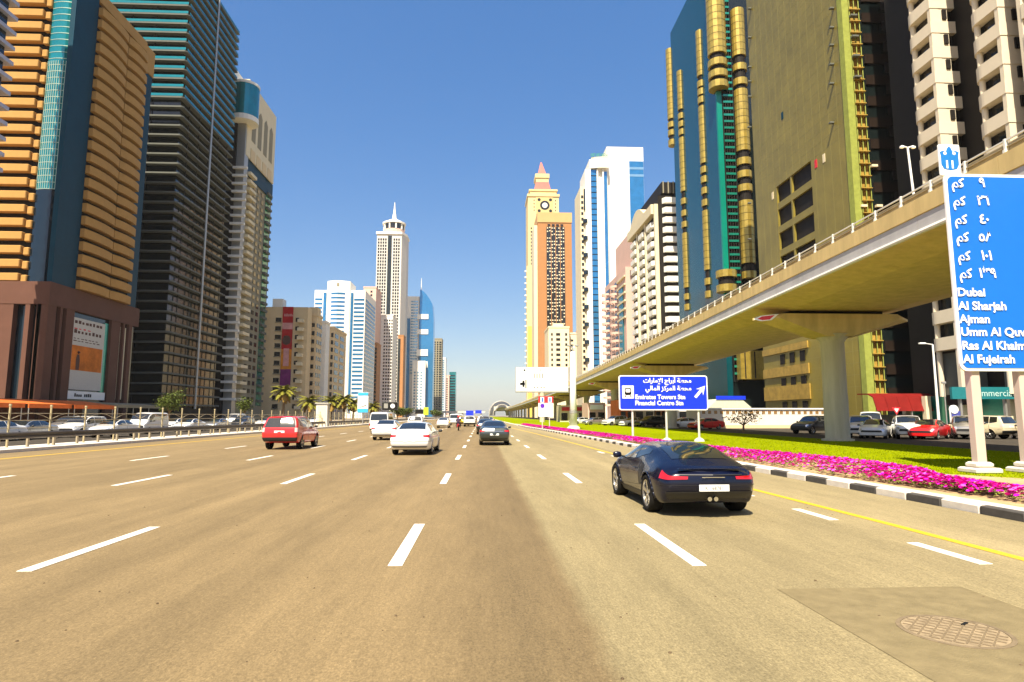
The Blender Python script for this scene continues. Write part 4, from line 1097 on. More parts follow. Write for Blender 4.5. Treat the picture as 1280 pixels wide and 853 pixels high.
MB().cyl((cx, cyy, h8 + 32), (cx, cyy, zat(488, 253, Y8 + 15)), 1.8, .35, 8).build('spire', B['white'], t)
t, x0, x1, h = dblock('narrow brown and black tower right of the domed one', B['brown'], 497, 504, 420, 760, 20, [(.0, .45)], 3.4, 3.2, winm='dark_glass')
t, x0, x1, h = dblock('pale grey slab with fine windows behind the narrow brown tower', B['greyb'], 502, 513, 448, 900, 25, [(.1, .2), (.35, .45), (.6, .7), (.82, .92)], 3.6, 2)
# white and blue tower with curved top and antenna
Y9 = 860.0; X9 = lambda px: xat(px, 430, Y9)
t = thing('tower', 'white and blue tower with a curved glass sail top and antenna', 'building', (X9(524), Y9, 0))
hh = zat(515, 370, Y9); h9 = zat(525, 362, Y9)
bx('left_wing', B['white'], t, X9(504), X9(523), Y9 + 4, Y9 + 30, 0, hh)
bx('left_glass', B['blue_glass'], t, X9(503), X9(512), Y9 + 2, Y9 + 10, 0, zat(508, 398, Y9))
sail = [(X9(524), 0), (X9(541.5), 0), (X9(541.5), zat(541, 400, Y9))] + [(X9(524 + 17.5 * u), zat(530, 362 + 16 * u ** 2 + 6 * u, Y9)) for u in (.9, .7, .5, .3, .1, 0)]
MB().prism_y(sail, Y9, Y9 + 25).build('sail', B['blue_glass'], t)
for a, b in ((399, 393), (418, 412), (445, 437), (460, 452)): bx('white_band', B['white'], t, X9(521), X9(535), Y9 - 1, Y9 - .05, zat(525, a, Y9), zat(525, b, Y9))
bx('lower_front', B['white'], t, X9(517), X9(533), Y9 - 9, Y9 - 1.1, 0, zat(525, 452, Y9))
stuffbox('windows', B['pale_glass'], t, (2.4, .3, 2.4), [(X9(px), Y9 - 9.1, z) for px in (520, 524, 528) for z in frange(8, 60, 4)])
stuffbox('windows', B['pale_glass'], t, (3, .3, 2), [(X9(px), Y9 + 3.9, z) for px in (514, 517, 520) for z in frange(60, hh - 4, 4)])
MB().cyl((X9(524.5), Y9 + 10, h9), (X9(524.5), Y9 + 10, zat(525, 346, Y9)), .8, .3, 6).build('antenna', B['white'], t)
t, x0, x1, h = dblock('grey green tower right of the curved blue one', B['greyb'], 541, 552, 424, 980, 30, [(.1, .3), (.45, .6), (.72, .95)], 3.6, 2.4, winm='dark_glass')
t, x0, x1, h = dblock('slim white edged tower behind the grey green one', B['white'], 551, 557, 448, 1080, 30, [(.2, .8)], 4, 3, winm='pale_glass')
t, x0, x1, h = dblock('pink fronted block near the end of the left row', B['pink'], 556, 563, 470, 1150, 30, [(.3, .6)], 4, 2)
t, x0, x1, h = dblock('teal glass block ending the left row', B['teal_glass'], 562, 570, 466, 1150, 30, [(.1, .9)], 5, 2.4, winm='navy_glass')
# ------------------------------------------------------------------ buildings on the right
# ---- beige apartment house with deep rounded balconies
XR = 54.0
B['apart'] = mat('apartment_cream', (.68, .59, .44), .7, vary=.07, scale=.4)
t = thing('apartment_house', 'cream apartment house with deep rounded balconies behind the big road sign', 'building', (62, 72, 0))
FA = 3.2; z0f = 9.4
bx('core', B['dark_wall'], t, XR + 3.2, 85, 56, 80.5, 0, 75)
bays = [(yat(1178, 200, XR), yat(1140, 200, XR)), (yat(1266, 200, XR), yat(1219, 200, XR)), (56.0, yat(1300, 200, XR))]
for n_, (a, b) in enumerate(bays):
    l = b - a
    pts = [(XR + 3.1, a), (XR + .05, a)] + [(XR, a + .05)]
    for k in range(9):
        th = math.pi / 2 * k / 8; pts.append((XR + 1.9 - 1.9 * math.cos(th), b - 1.9 + 1.9 * math.sin(th)))
    pts.append((XR + 3.1, b)); pts = pts[::-1]
    me = MB().prism(pts, 0, 1.5).mesh('balcony', B['apart'])
    ceil = MB().prism([(x if x > XR + 1 else x + .1, y) for x, y in pts], 0, .12).mesh('slab', B['apart'])
    for z in frange(z0f, 70, FA):
        o = inst(me, 'balcony', t, (0, 0, z))
    MB().cyl((XR + .55, b - 1.25, 4), (XR + .55, b - 1.25, 72), .30, n=12).build('pillar', B['apart'], t)
    bx('pillar', B['apart'], t, XR + .06, XR + 1.1, a + .06, a + .55, 4, 72)
    bx('side_wall', B['apart'], t, XR + 1.1, XR + 2.2, a + .08, a + .6, 4, 72)
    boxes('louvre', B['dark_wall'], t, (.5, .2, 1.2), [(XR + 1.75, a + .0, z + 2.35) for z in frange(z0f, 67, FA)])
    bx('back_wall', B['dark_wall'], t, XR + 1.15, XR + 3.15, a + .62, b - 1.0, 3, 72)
    boxes('door', B['window'], t, (.2, 1.4, 2.2), [(XR + 1.1, (a + b) / 2, z + 2.0) for z in frange(z0f, 67, FA)])
    bx('ground_floor', B['slab'], t, XR + 1.0, XR + 3.1, a, b, 4.2, z0f - .3)
bx('shop_window', B['green_glass'], t, XR + 2.4, XR + 3.1, 56, 80, .3, 4.2)
for y in (57, 63.5, 70, 76, 79.8): bx('shop_column', B['cream'], t, XR + 1.2, XR + 1.9, y - .35, y + .35, .06, 4.2)
sg = thing('shop_sign', 'teal shop sign board with pale lettering behind the sign posts', 'sign', (XR, 66, 4))
Ysg = 62.0
xa_, xb_ = xat(1190, 490, Ysg), xat(1272, 490, Ysg)
bx('board', mat('sign_teal', (.01, .16, .18), .5), sg, xa_, xb_, Ysg, Ysg + .3, zat(1230, 499, Ysg), zat(1230, 484, Ysg))
tm = text_mesh('Commercial', .95, mat('sign_pale', (.45, .65, .62), .5), 'LEFT'); o = bpy.data.objects.new('lettering', tm); link(o, sg)
o.location = Vector((xat(1212, 490, Ysg), Ysg - .03, zat(1230, 495.5, Ysg))) - sg.location; o.rotation_euler = (R(90), 0, 0)
bx('bracket', M['steel'], sg, xa_ + 1, xa_ + 1.2, Ysg + .3, Ysg + .6, .1, zat(1230, 485, Ysg))
bx('bracket', M['steel'], sg, xb_ - 1.2, xb_ - 1, Ysg + .3, Ysg + .6, .1, zat(1230, 485, Ysg))
# red awning
aw = thing('awning', 'dark red barrel awning at the foot of the black tower', 'awning', (50, 70, 0))
B['awning_red'] = mat('awning_red', (.17, .010, .008), .7, vary=.2, scale=1)
ya0 = 76.0; xa0, xa1 = xat(1096, 505, ya0), xat(1185, 505, ya0); za, zb_ = zat(1130, 514, ya0), zat(1130, 491, ya0)
for k in range(6):
    x0 = xa0 + (xa1 - xa0) * k / 6; x1 = xa0 + (xa1 - xa0) * (k + 1) / 6 - .04
    MB().prism_x([(ya0 + 4, zb_), (ya0 + 1.8, zb_ - .05), (ya0 + .7, zb_ - .5), (ya0, za), (ya0 + .1, za), (ya0 + .8, zb_ - .6), (ya0 + 1.8, zb_ - .2), (ya0 + 4, zb_ - .15)], x0, x1).build('awning_panel', B['awning_red'], aw)
for x in (xa0 + .2, (xa0 + xa1) / 2, xa1 - .2): MB().cyl((x, ya0 + .2, .05), (x, ya0 + .2, za), .07, n=6).build('post', M['steel'], aw)
bx('fence_wall', B['slab'], aw, xa0 + 1.5, xa1 + 1, ya0 + 2.4, ya0 + 2.7, .05, 1.9)

# ---- netted tower under construction
XN = 55.0; Yn0, Yn1 = yat(1062, 150, XN), yat(940, 150, XN)
t = thing('tower', 'tower under repair wrapped in olive green netting beside a black glass front', 'building', (62, 110, 0))
B['net'] = mat('olive_net', (.25, .195, .032), .42, .15, vary=.22, scale=.22, bump=.08, bscale=1.2, spec=.5)
B['seam'] = mat('net_seam', (.30, .26, .08), .5, .2)
B['net_edge'] = mat('lime_net', (.30, .33, .07), .6, .1, vary=.2, scale=1.5, bump=.3, bscale=6)
B['gold_clad'] = mat('gold_scaffold', (.42, .27, .05), .5, .2, vary=.35, scale=.8)
bx('core', B['dark_wall'], t, XN + .5, XN + 30, Yn0 + .8, Yn1, 0, 92)
nz0 = zat(1000, 330, 105); nz1 = 92
oy0, oy1 = yat(1018, 280, XN), yat(973, 280, XN)
bx('net_panel', B['net'], t, XN, XN + .4, Yn0 + 1.2, oy0, 0, nz1)
bx('net_panel', B['net'], t, XN, XN + .4, oy1, Yn1, 0, nz1)
zo0, zo1 = zat(1000, 340, 112), zat(1000, 238, 112)
bx('net_panel', B['net'], t, XN, XN + .4, oy0 + .01, oy1 - .01, zo1, nz1)
bx('net_panel', B['net'], t, XN, XN + .4, oy0 + .01, oy1 - .01, 0, zat(1000, 420, 112))
for k in range(5):
    z = zo0 - 6.5 + (zo1 - zo0 + 6.5) * k / 5; bx('spandrel', B['net'], t, XN + .05, XN + .45, oy0 + .02, oy1 - .02, z, z + 1.25)
bx('spandrel', B['net'], t, XN + .04, XN + .44, (oy0 + oy1) / 2 + .6, (oy0 + oy1) / 2 + 1.1, zat(1000, 420, 112) + .01, zo1 - .01)
for z in frange(6, 90, 1.75):
    if zo0 - 7 < z < zo1: continue
    MB().box(XN - .012, XN + .0, Yn0 + 1.2, Yn1, z, z + .045).build('net_seam', B['seam'], t)
for y in frange(Yn0 + 3, Yn1 - 1, 2.4):
    if oy0 - .3 < y < oy1 + .3: MB().box(XN - .011, XN, y, y + .05, zo1, 92).build('net_seam', B['seam'], t)
    else: MB().box(XN - .011, XN, y, y + .05, 0, 92).build('net_seam', B['seam'], t)
br = MB().cbox(-.7, 0, -.25, .25, 0, .3, .05).mesh('bracket', B['slab'])
for py_ in (12, 36, 58, 82, 106, 155): inst(br, 'bracket', t, (XN, yat(1042, py_, XN), zat(1042, py_, yat(1042, py_, XN))))
for py_ in (12, 48, 85, 103, 122, 160, 255, 300): inst(br, 'bracket', t, (XN, yat(939, py_, XN), zat(939, py_, yat(939, py_, XN))))
for px_, py_, mm in ((1030, 198, 'cream'), (1020, 205, 'red'), (966, 245, 'cream'), (978, 145, 'blue_clad')):
    y = yat(px_, py_, XN); z = zat(px_, py_, y); bx('tag_panel', B.get(mm, M['red']), t, XN - .06, XN, y - .35, y + .35, z - .7, z + .7)
bx('lime_edge', B['net_edge'], t, XN - .15, XN + .9, Yn0 - .1, Yn0 + 1.15, 0, 92)
# scaffold return: tubes and planks on the corner
xs0, xs1 = XN + .95, xat(1083, 150, Yn0)
bx('gold_panel', B['gold_clad'], t, xs0, xs1, Yn0 + .3, Yn0 + .79, 0, 92)
for x in (xs0 + .1, (xs0 + xs1) / 2, xs1 - .1): MB().cyl((x, Yn0 - .1, 0), (x, Yn0 - .1, 92), .07, n=6).build('scaffold_tube', B['net_edge'], t)
boxes('scaffold_plank', B['gold_clad'], t, (xs1 - xs0, .75, .12), [((xs0 + xs1) / 2, Yn0 + .0, z) for z in frange(3, 90, 1.9)])
for py_ in (22, 48, 72, 98): boxes('window_flap', B['slab'], t, (1.0, .6, .25), [(xs1 - 1.2, Yn0 - .4, zat(1068, py_, Yn0))])
# black glass front
bx('black_glass', B['dark_glass'], t, xs1 + .02, XN + 25, Yn0 + .35, Yn0 + .8, 0, 92)
B['smoke'] = glass('smoked_panel', (.030, .020, .015), .2, .2)
boxes('spandrel', B['smoke'], t, (24, .3, 1.5), [(xs1 + 12.5, Yn0 + .25, z) for z in frange(5, 90, 3.4)])
boxes('window_pane', B['dark_wall'], t, (2.6, .16, 1.5), [(xat(1122, 150, Yn0), Yn0 + .1, z) for z in frange(24, 90, 3.4)])
boxes('window_flap', B['cream'], t, (.9, .5, .35), [(xat(px, py, Yn0), Yn0 - .1, zat(px, py, Yn0)) for px, py in ((1092, 208), (1098, 258), (1079, 258), (1095, 322))])
# hoarding floors seen under the viaduct
for k, (pa, pb) in enumerate(((432, 440), (458, 470), (482, 500))):
    y = yat(985, 450, XN); bx('gold_panel', B['gold_clad'], t, XN - .3, XN - .06, yat(1012, 450, XN), yat(955, 450, XN), zat(985, pb, y), zat(985, pa, y))
    boxes('window_pane', B['dark_wall'], t, (.12, 1.6, 1.8), [(XN - .08, yat(1004, 450, XN) + q * 3.6, zat(985, pb, y) - 1.2) for q in range(3)])

# ---- teal tower with golden half columns
XG = 60.0; Yg0, Yg1 = yat(899, 200, XG), yat(843, 200, XG)
t = thing('tower', 'teal glass tower with stacked golden half round columns', 'building', (66, 178, 0))
B['gold'] = glass('gold_glass', (.44, .31, .055), .45, .28, .3, .9)
B['teal_deep'] = glass('deep_teal_glass', (.003, .085, .105), .35, .12)
bx('body', B['teal_deep'], t, XG, XG + 24, Yg0 + .6, Yg1, 0, zat(866, 28, 180))
bx('body_top', B['teal_deep'], t, XG + .2, XG + 24, Yg0 + .7, Yg0 + 12, zat(866, 28, 180), 140)
bx('corner_strip', mat('jade_strip', (.004, .24, .17), .25, .2, .1, .3), t, XG - .1, XG + 1.2, Yg0 - .3, Yg0 + .5, 25, zat(897, 115, Yg0))
bx('dark_front', B['dark_glass'], t, XG + 1.3, XG + 24, Yg0 + .1, Yg0 + .55, 0, 140)
xl0, xl1 = XG + 1.4, xat(918, 200, Yg0)
boxes('lattice_rail', B['green_glass'], t, (xl1 - xl0, .8, .55), [((xl0 + xl1) / 2, Yg0 - .3, z) for z in frange(12, 138, 1.75)])
for k in range(5): bx('lattice_post', B['dark_wall'], t, xl0 + (xl1 - xl0) * k / 4 - .1, xl0 + (xl1 - xl0) * k / 4 + .1, Yg0 - .6, Yg0, 10, 140)
B['gold_soffit'] = mat('column_shadow_joint', (.05, .035, .015), .6)  # dark joint lines round the gold drums
def gold_stack(px, ref, r, face, segs, Yc=None):
    """segs: list of (py_top, py_bottom) long drums and single numbers for rings"""
    if face == 'W': y = yat(px, ref, XG - r * .1); c = (XG + r * .35, y)
    else: y = Yc; c = (xat(px, ref, y), y)
    col = None
    for s in segs:
        if isinstance(s, tuple): z1, z0 = zat(px, s[0], c[1]), zat(px, s[1], c[1]); rr = r
        else: zc = zat(px, s, c[1]); z0, z1, rr = zc - .95, zc + .8, r * 1.03
        z0 = max(z0, 2)
        n = 14
        MB().lathe([(rr, z0), (rr, z1)], c, n).build('drum' if isinstance(s, tuple) else 'ring', B['gold'], t)
        if isinstance(s, tuple):
            for z in frange(z0 + 1.3, z1 - 1, 1.9): MB().lathe([(rr + .03, z), (rr + .03, z + .10)], c, n, caps=False).build('drum_joint', B['gold_soffit'], t)
    zt = zat(px, segs[0][0] if isinstance(segs[0], tuple) else segs[0], c[1])
    zl = zat(px, segs[-1][1] if isinstance(segs[-1], tuple) else segs[-1], c[1])
    MB().lathe([(r * .8, max(2, zl)), (r * .8, zt - .5)], c, 14).build('column_core', B['dark_wall'], t)
gold_stack(838, 150, 1.6, 'W', [(63, 150), 157, 167, 179])
gold_stack(851, 150, 1.45, 'W', [(90, 138), 146, 156, 166, (173, 240), 252, 267, 281, (292, 360), 371, 384])
gold_stack(877, 150, 1.45, 'W', [(40, 96), 106, 116, 126, (134, 205), 213, 225, 239, 254, (264, 338), 352, 368])
gold_stack(896, 60, 2.4, 'S', [(-60, 70), 81, 95, 108], Yg0 - .4)
gold_stack(908, 350, 2.4, 'S', [343, 361], Yg0 - .8)
gold_stack(926, 120, 1.75, 'S', [(14, 72), 86, 104, (114, 190), 203, 219, 236, (252, 330), 344], Yg0 - .3)
bx('entrance_band', B['gold'], t, XG + 2, XG + 14, Yg0 - 3, Yg0 - .7, zat(905, 475, Yg0), zat(905, 440, Yg0))
for k in range(5): bx('mullion', B['dark_wall'], t, XG + 3 + 2.4 * k, XG + 3.25 + 2.4 * k, Yg0 - 3.1, Yg0 - 3, zat(905, 474, Yg0), zat(905, 441, Yg0))

# ---- white banded office block
XW = 60.0; Yw0, Yw1 = yat(822, 330, XW), yat(788, 330, XW)
t = thing('office_block', 'white office block with deep horizontal bands and a dark roof storey', 'building', (66, 235, 0))
hw = zat(830, 240, Yw0)
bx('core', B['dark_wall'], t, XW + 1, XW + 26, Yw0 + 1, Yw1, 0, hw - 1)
zs = frange(9, hw - 2, 3.5)
fb_ = MB().prism([(XW + 2.2, Yw0 + 1.5), (XW + 3.2, Yw0 - .6), (XW + 24, Yw0 - .6), (XW + 24, Yw0 + 1.5)], 0, 1.95).mesh('front_band', B['white'])
for z in zs: inst(fb_, 'front_band', t, (0, 0, z))
lw = Yw1 - Yw0
for a, b in ((.12, .34), (.42, .64), (.72, .97)):
    y0, y1 = Yw0 + lw * a, Yw0 + lw * b
    m = MB().prism([(XW + 1.2, y1), (XW - .5, y1 - 1.2), (XW - .5, y0 + 1.2), (XW + 1.2, y0)], 0, 1.75).mesh('balcony', B['white'])
    for z in zs[:-2]: inst(m, 'balcony', t, (0, 0, z))
for a in (.03, .37, .68): bx('fin_wall', B['cream'], t, XW - .3, XW + 1.1, Yw0 + lw * a, Yw0 + lw * a + 1.2, 0, hw - 4)
bx('cornice', B['cream'], t, XW - 1, XW + 2.0, Yw0 + lw * .08, Yw1 + .5, hw - 7, hw - 3.5)
m = MB(); m.prism_x([(Yw0 + lw * .35 + (lw * .6) * k / 8, hw - 3.5 + 5 * math.sin(math.pi * k / 8)) for k in range(9)], XW - .6, XW + 5).build('roof_arch', B['cream'], t)
bx('roof_storey', B['dark_wall'], t, XW + 2.5, XW + 26, Yw0 + 1.2, Yw1 - 4, hw, hw + 4)
boxes('roof_fin', B['greyb'], t, (.35, .5, 4.2), [(XW + 3 + 1.8 * k, Yw0 + .9, hw + 2) for k in range(12)])

# ---- pink block with arched bays
XP = 60.0; Yp0, Yp1 = yat(783, 400, XP) , yat(757, 400, XP)
hp = zat(772, 352, 285)
t = thing('apartment_block', 'pink apartment block with a teal glass strip and rounded bays', 'building', (66, (Yp0 + Yp1) / 2, 0))
bx('wall', B['pink'], t, XP, XP + 22, Yp0, Yp1, 0, hp)
bx('upper_wall', B['pink'], t, XP + 3, XP + 22, Yp0 - .5, Yp1 - 12, hp, zat(775, 303, 275))
MB().prism_x([(Yp1 - 13, hp), (Yp0 + 12, hp), (Yp1 - 14, zat(765, 330, 290))], XP + 4, XP + 20).build('gable', B['pink'], t)
lp = Yp1 - Yp0
bx('glass_strip', B['teal_glass'], t, XP - .4, XP - .1, Yp0 + lp * .10, Yp0 + lp * .28, 10, zat(778, 365, 270))
zs = frange(8, hp - 2, 3.5)
for a, b in ((.36, .48), (.54, .66), (.74, .94)): boxes('window', B['window'], t, (.3, lp * (b - a), 1.9), [(XP - .1, Yp0 + lp * (a + b) / 2, z) for z in zs])
for a in (.42, .84): 
    mm2 = MB().lathe([(lp * .07, 0), (lp * .07, 1.0)], (0, 0), 12, R(90), R(270)).mesh('balcony', B['pink'])
    for z in zs: inst(mm2, 'balcony', t, (XP - .05, Yp0 + lp * a, z - 1.8))
boxes('band', B['cream'], t, (.8, lp * .34, .7), [(XP - .3, Yp0 + lp * .17, z) for z in zs[-6:]])

# ---- tall white tower with blue glass
Yv = 352.0; XV = lambda px: xat(px, 320, Yv)
t = thing('tower', 'tall white tower with blue glass strips and green lettering on its rounded roof', 'building', (XV(760), Yv, 0))
ZV = lambda py: zat(765, py, Yv)
bx('main_slab', B['white'], t, XV(762), XV(809), Yv + 3, Yv + 34, 0, ZV(181))
sg_ = [bx('side_glass', B['blue_glass'], t, XV(790.5), XV(808.6), Yv + 2.5, Yv + 2.95, 60, ZV(199))]
boxes('glass_band', B['pale_glass'], t, (XV(808.6) - XV(790.5), .1, 1.5), [((XV(790.5) + XV(808.6)) / 2, Yv + 2.44, ZV(p)) for p in (208, 217)])
bx('front_wing', B['white'], t, XV(733), XV(761.5), Yv + .5, Yv + 20, 0, ZV(212))
MB().prism([(XV(738) + (XV(761.5) - XV(738)) * k / 8, Yv - 2.6 * math.sin(math.pi * (.1 + .5 * k / 8)) - .2) for k in range(9)] + [(XV(761.5), Yv + 18), (XV(738), Yv + 18)], ZV(212) + .01, ZV(201)).build('rounded_cornice', B['white'], t)
MB().prism([(XV(741) + (XV(761.5) - XV(741)) * k / 8, Yv - 2.0 * math.sin(math.pi * (.1 + .5 * k / 8))) for k in range(9)] + [(XV(761.5), Yv + 16), (XV(741), Yv + 16)], ZV(201) + .01, ZV(198)).build('roof_drum', B['cream'], t)
bx('left_wing', B['cream'], t, XV(727), XV(732.9), Yv + 2, Yv + 24, 0, ZV(233))
bx('left_glass', B['navy_glass'], t, XV(731.2), XV(735), Yv + 1.2, Yv + 1.9, ZV(262), ZV(236))
bx('glass_strip', B['blue_glass'], t, XV(739.5), XV(747), Yv - .2, Yv + .4, 6, ZV(213))
bx('glass_strip', B['blue_glass'], t, XV(756.5), XV(760.5), Yv - .1, Yv + .4, 6, ZV(215))
boxes('glass_band', B['navy_glass'], t, (XV(747) - XV(739.5), .1, .5), [((XV(747) + XV(739.5)) / 2, Yv - .26, z) for z in frange(10, ZV(216), 3.4)])
for a in (737.8, 747.2, 754.3): bx('white_rib', B['white'], t, XV(a), XV(a + 1.7), Yv - 1.3, Yv + .45, 0, ZV(213))
zs = frange(12, ZV(265), 10.2)
bm2 = MB().lathe([(1.4, 0), (1.4, 2.2)], (0, 0), 12).mesh('round_balcony', B['navy_glass'])
for z in zs: inst(bm2, 'round_balcony', t, (XV(732.5), Yv + .9, z))
stuffbox('windows', B['window'], t, (1.3, .3, 1.6), [(XV(729.3), Yv + 1.95, z) for z in frange(8, ZV(240), 3.4)])
GL = mat('roof_letters', (.03, .25, .14), .5)
for k, ch in enumerate((0, .5, .2, .9, .4, 1, .7)):
    u = k / 6; x = XV(740) + (XV(759) - XV(740)) * u; z = ZV(198); y = Yv - 1.5
    m = MB().box(x, x + .28, y, y + .2, z, z + 2.2)
    if k % 2: m.box(x + .28, x + 1.1, y, y + .2, z + 1.9, z + 2.2).box(x + .28, x + 1.0, y, y + .2, z + .9, z + 1.2)
    else: m.box(x + .9, x + 1.15, y, y + .2, z, z + 2.2).box(x + .28, x + .9, y, y + .2, z + 1.0, z + 1.3)
    m.build('roof_letter', GL, t)

# ---- cream block, brown tower, clock tower
t, x0, x1, h = dblock('cream apartment block in front of the brown tower', B['cream'], 686, 712, 410, 470, 30, [(.12, .2), (.36, .56), (.8, .9)], 3.9, 1.9, stuff=False, pyref=460, side=-1)
bx('stair_tower', B['cream'], t, x0 + 4, x0 + 12, 474, 486, h, h + 4)
t, x0, x1, h = dblock('cream annex with small windows beside the white column', B['cream'], 711, 731, 418, 476, 28, [(.15, .3), (.55, .72)], 3.9, 1.5, stuff=False, pyref=460, side=-1)
bx('roof_sign', B['orange'], t, x1 - 6, x1 - 1, 478, 480, h + 1.2, h + 3)
Yb = 560.0; XB = lambda px: xat(px, 370, Yb)
t = thing('tower', 'brown slab tower with a dark patterned window field before the clock tower', 'building', (XB(694), Yb, 0))
hb = zat(694, 268, Yb)
bx('wall', B['brown'], t, XB(672.5), XB(715.5), Yb, Yb + 34, 0, hb)
bx('top_band', mat('tan_wall', (.56, .34, .15), .7, vary=.06, scale=.2), t, XB(672), XB(716), Yb - .6, Yb + 34, hb - 8, hb + 1.5)
bx('left_return', B['cream'], t, XB(668), XB(672.4), Yb + 3, Yb + 30, 0, hb - 10)
fx0, fx1 = XB(683.5), XB(706.5); zf1 = zat(694, 284, Yb); zf0 = 20
bx('window_field', B['window'], t, fx0, fx1, Yb - .35, Yb - .02, zf0, zf1)
cs = []; rr = random.Random(5)
for z in frange(zf0 + 1, zf1 - 1, 3.2):
    for k in range(8):
        if rr.random() < .75: cs.append((fx0 + (fx1 - fx0) * (k + .5) / 8, Yb - .4, z + rr.choice((0, 0, .6))))
stuffbox('spandrels', B['cream'], t, ((fx1 - fx0) / 8 * .55, .2, 1.0), cs)
for k in range(1, 4): bx('mullion', B['brown'], t, fx0 + (fx1 - fx0) * k / 4 - .25, fx0 + (fx1 - fx0) * k / 4 + .25, Yb - .6, Yb - .3, zf0, zf1)
for k in range(4): bx('roof_arch', B['window'], t, fx0 + 1 + 4 * k, fx0 + 3.6 + 4 * k, Yb - .75, Yb - .58, zf1 + 1, zf1 + 2.5)
# clock tower
Yk = 700.0; XK = lambda px: xat(px, 260, Yk); ZK = lambda py: zat(679, py, Yk)
t = thing('clock_tower', 'cream clock tower skyscraper with a pink stepped spire', 'building', (XK(679), Yk, 0))
CT = mat('clock_cream', (.66, .52, .26), .7, vary=.06, scale=.2); RS = mat('spire_pink', (.55, .16, .13), .6, vary=.1, scale=.3)
bx('shaft', CT, t, XK(660), XK(698.5), Yk, Yk + 36, 0, ZK(246))
def blk(nm, mm, p0, p1, a, b, inset=0): bx(nm, mm, t, XK(p0), XK(p1), Yk + inset, Yk + 36 - inset, ZK(a), ZK(b))
blk('cornice', CT, 659, 699.5, 246, 243, -1); blk('upper_tier', CT, 663, 696, 243, 238, 3); blk('upper_cornice', CT, 661.5, 697.5, 238, 236, 2)
def frust(nm, mm, a0, a1, b0, b1, za, zb, ia, ib):
    xa0, xa1, xb0, xb1 = XK(a0), XK(a1), XK(b0), XK(b1)
    MB().skin([[(xa0, Yk + ia, ZK(za)), (xa1, Yk + ia, ZK(za)), (xa1, Yk + 36 - ia, ZK(za)), (xa0, Yk + 36 - ia, ZK(za))], [(xb0, Yk + ib, ZK(zb)), (xb1, Yk + ib, ZK(zb)), (xb1, Yk + 36 - ib, ZK(zb)), (xb0, Yk + 36 - ib, ZK(zb))]]).build(nm, mm, t)
frust('lower_roof', RS, 668, 690, 671, 687, 236, 224, 7, 9)
blk('spire_tier', CT, 671, 687, 224, 219, 9); blk('spire_cornice', CT, 670, 688, 219, 214, 8)
frust('spire', RS, 673.5, 684.5, 677.6, 679.2, 214, 196, 11, 17)
cz = (ZK(266) + ZK(248)) / 2; cxk = (XK(672) + XK(690)) / 2
bx('clock_panel', mat('clock_panel', (.62, .46, .2), .6), t, XK(670), XK(691), Yk - .5, Yk - .02, ZK(268), ZK(247))
def ringm(r0, r1, y, nm, mm, n=28):
    m = MB(); vs = []
    for k in range(n):
        a = 2 * math.pi * k / n; vs += [(cxk + r0 * math.cos(a), y, cz + r0 * math.sin(a)), (cxk + r1 * math.cos(a), y, cz + r1 * math.sin(a))]
    m.add(vs, [(2 * k, 2 * k + 1, (2 * k + 3) % (2 * n), (2 * k + 2) % (2 * n)) for k in range(n)]); return m.build(nm, mm, t)
ringm(3.2, 5.6, Yk - .62, 'clock_ring', B['window'])
MB().cyl((cxk, Yk - .55, cz), (cxk, Yk - .7, cz), 3.1, n=20).build('clock_face', B['white'], t)
for a in (45, 135, 225, 315): MB().cyl((cxk + 9.4 * math.cos(R(a)), Yk - .53, cz + 9.4 * math.sin(R(a))), (cxk + 9.4 * math.cos(R(a)), Yk - .62, cz + 9.4 * math.sin(R(a))), 1.9, n=10).build('clock_mark', B['window'], t)
for s in (-1, 1): boxes('panel_window', B['window'], t, (1.0, .2, 1.6), [(cxk + s * 12.5, Yk - .1, cz + k * 4 - 6) for k in range(4)])
stuffbox('windows', B['window'], t, (1.5, .3, 2.0), [(XK(px), Yk - .05, z) for px in (664, 667, 670) for z in frange(20, ZK(285), 4.2)])
bx('lower_wing', CT, t, XK(657.5), XK(668), Yk - 8, Yk - .1, 0, ZK(335))
bx('yellow_wing', mat('yellow_wall', (.70, .48, .10), .7, vary=.06), t, XK(659), XK(665), Yk - 12, Yk - 8.1, 0, ZK(410))
boxes('balcony', B['white'], t, (4.5, 3, 1.4), [(XK(657.5), Yk - 6, z) for z in frange(60, ZK(340), 7)])
# low shop frontage beyond the parking
fr = [('red fronted low shop behind the left leg of the station sign', 'orange', 775, 792, 110), ('cream low shop behind the middle leg of the station sign', 'cream', 793, 818, 112), ('brown low shop beside the second pier', 'brown', 819, 834, 112), ('white low shop right of the second pier', 'white', 847, 880, 105), ('pink low shop left of the station sign', 'pink', 735, 757, 135), ('cream low shop beside the white column', 'cream', 700, 733, 170)]
for lab, mm, a, b, Y in fr:
    t = thing('shop', lab, 'shop', (xat((a + b) / 2, 520, Y), Y, 0), group='low shops along the parking')
    x0, x1 = xat(a, 520, Y), xat(b, 520, Y)
    bx('wall', B[mm], t, x0, x1, Y, Y + 8, .05, 4.6); bx('sign_board', M['red'] if mm in ('cream', 'white') else M['sign_white'], t, x0 + .5, x1 - .5, Y - .25, Y - .02, 3.1, 4.1)
    n = max(2, int((x1 - x0) / 2.2))
    boxes('shop_window', B['window'], t, ((x1 - x0) / n * .7, .12, 2.0), [(x0 + (x1 - x0) * (k + .5) / n, Y - .03, 1.5) for k in range(n)])
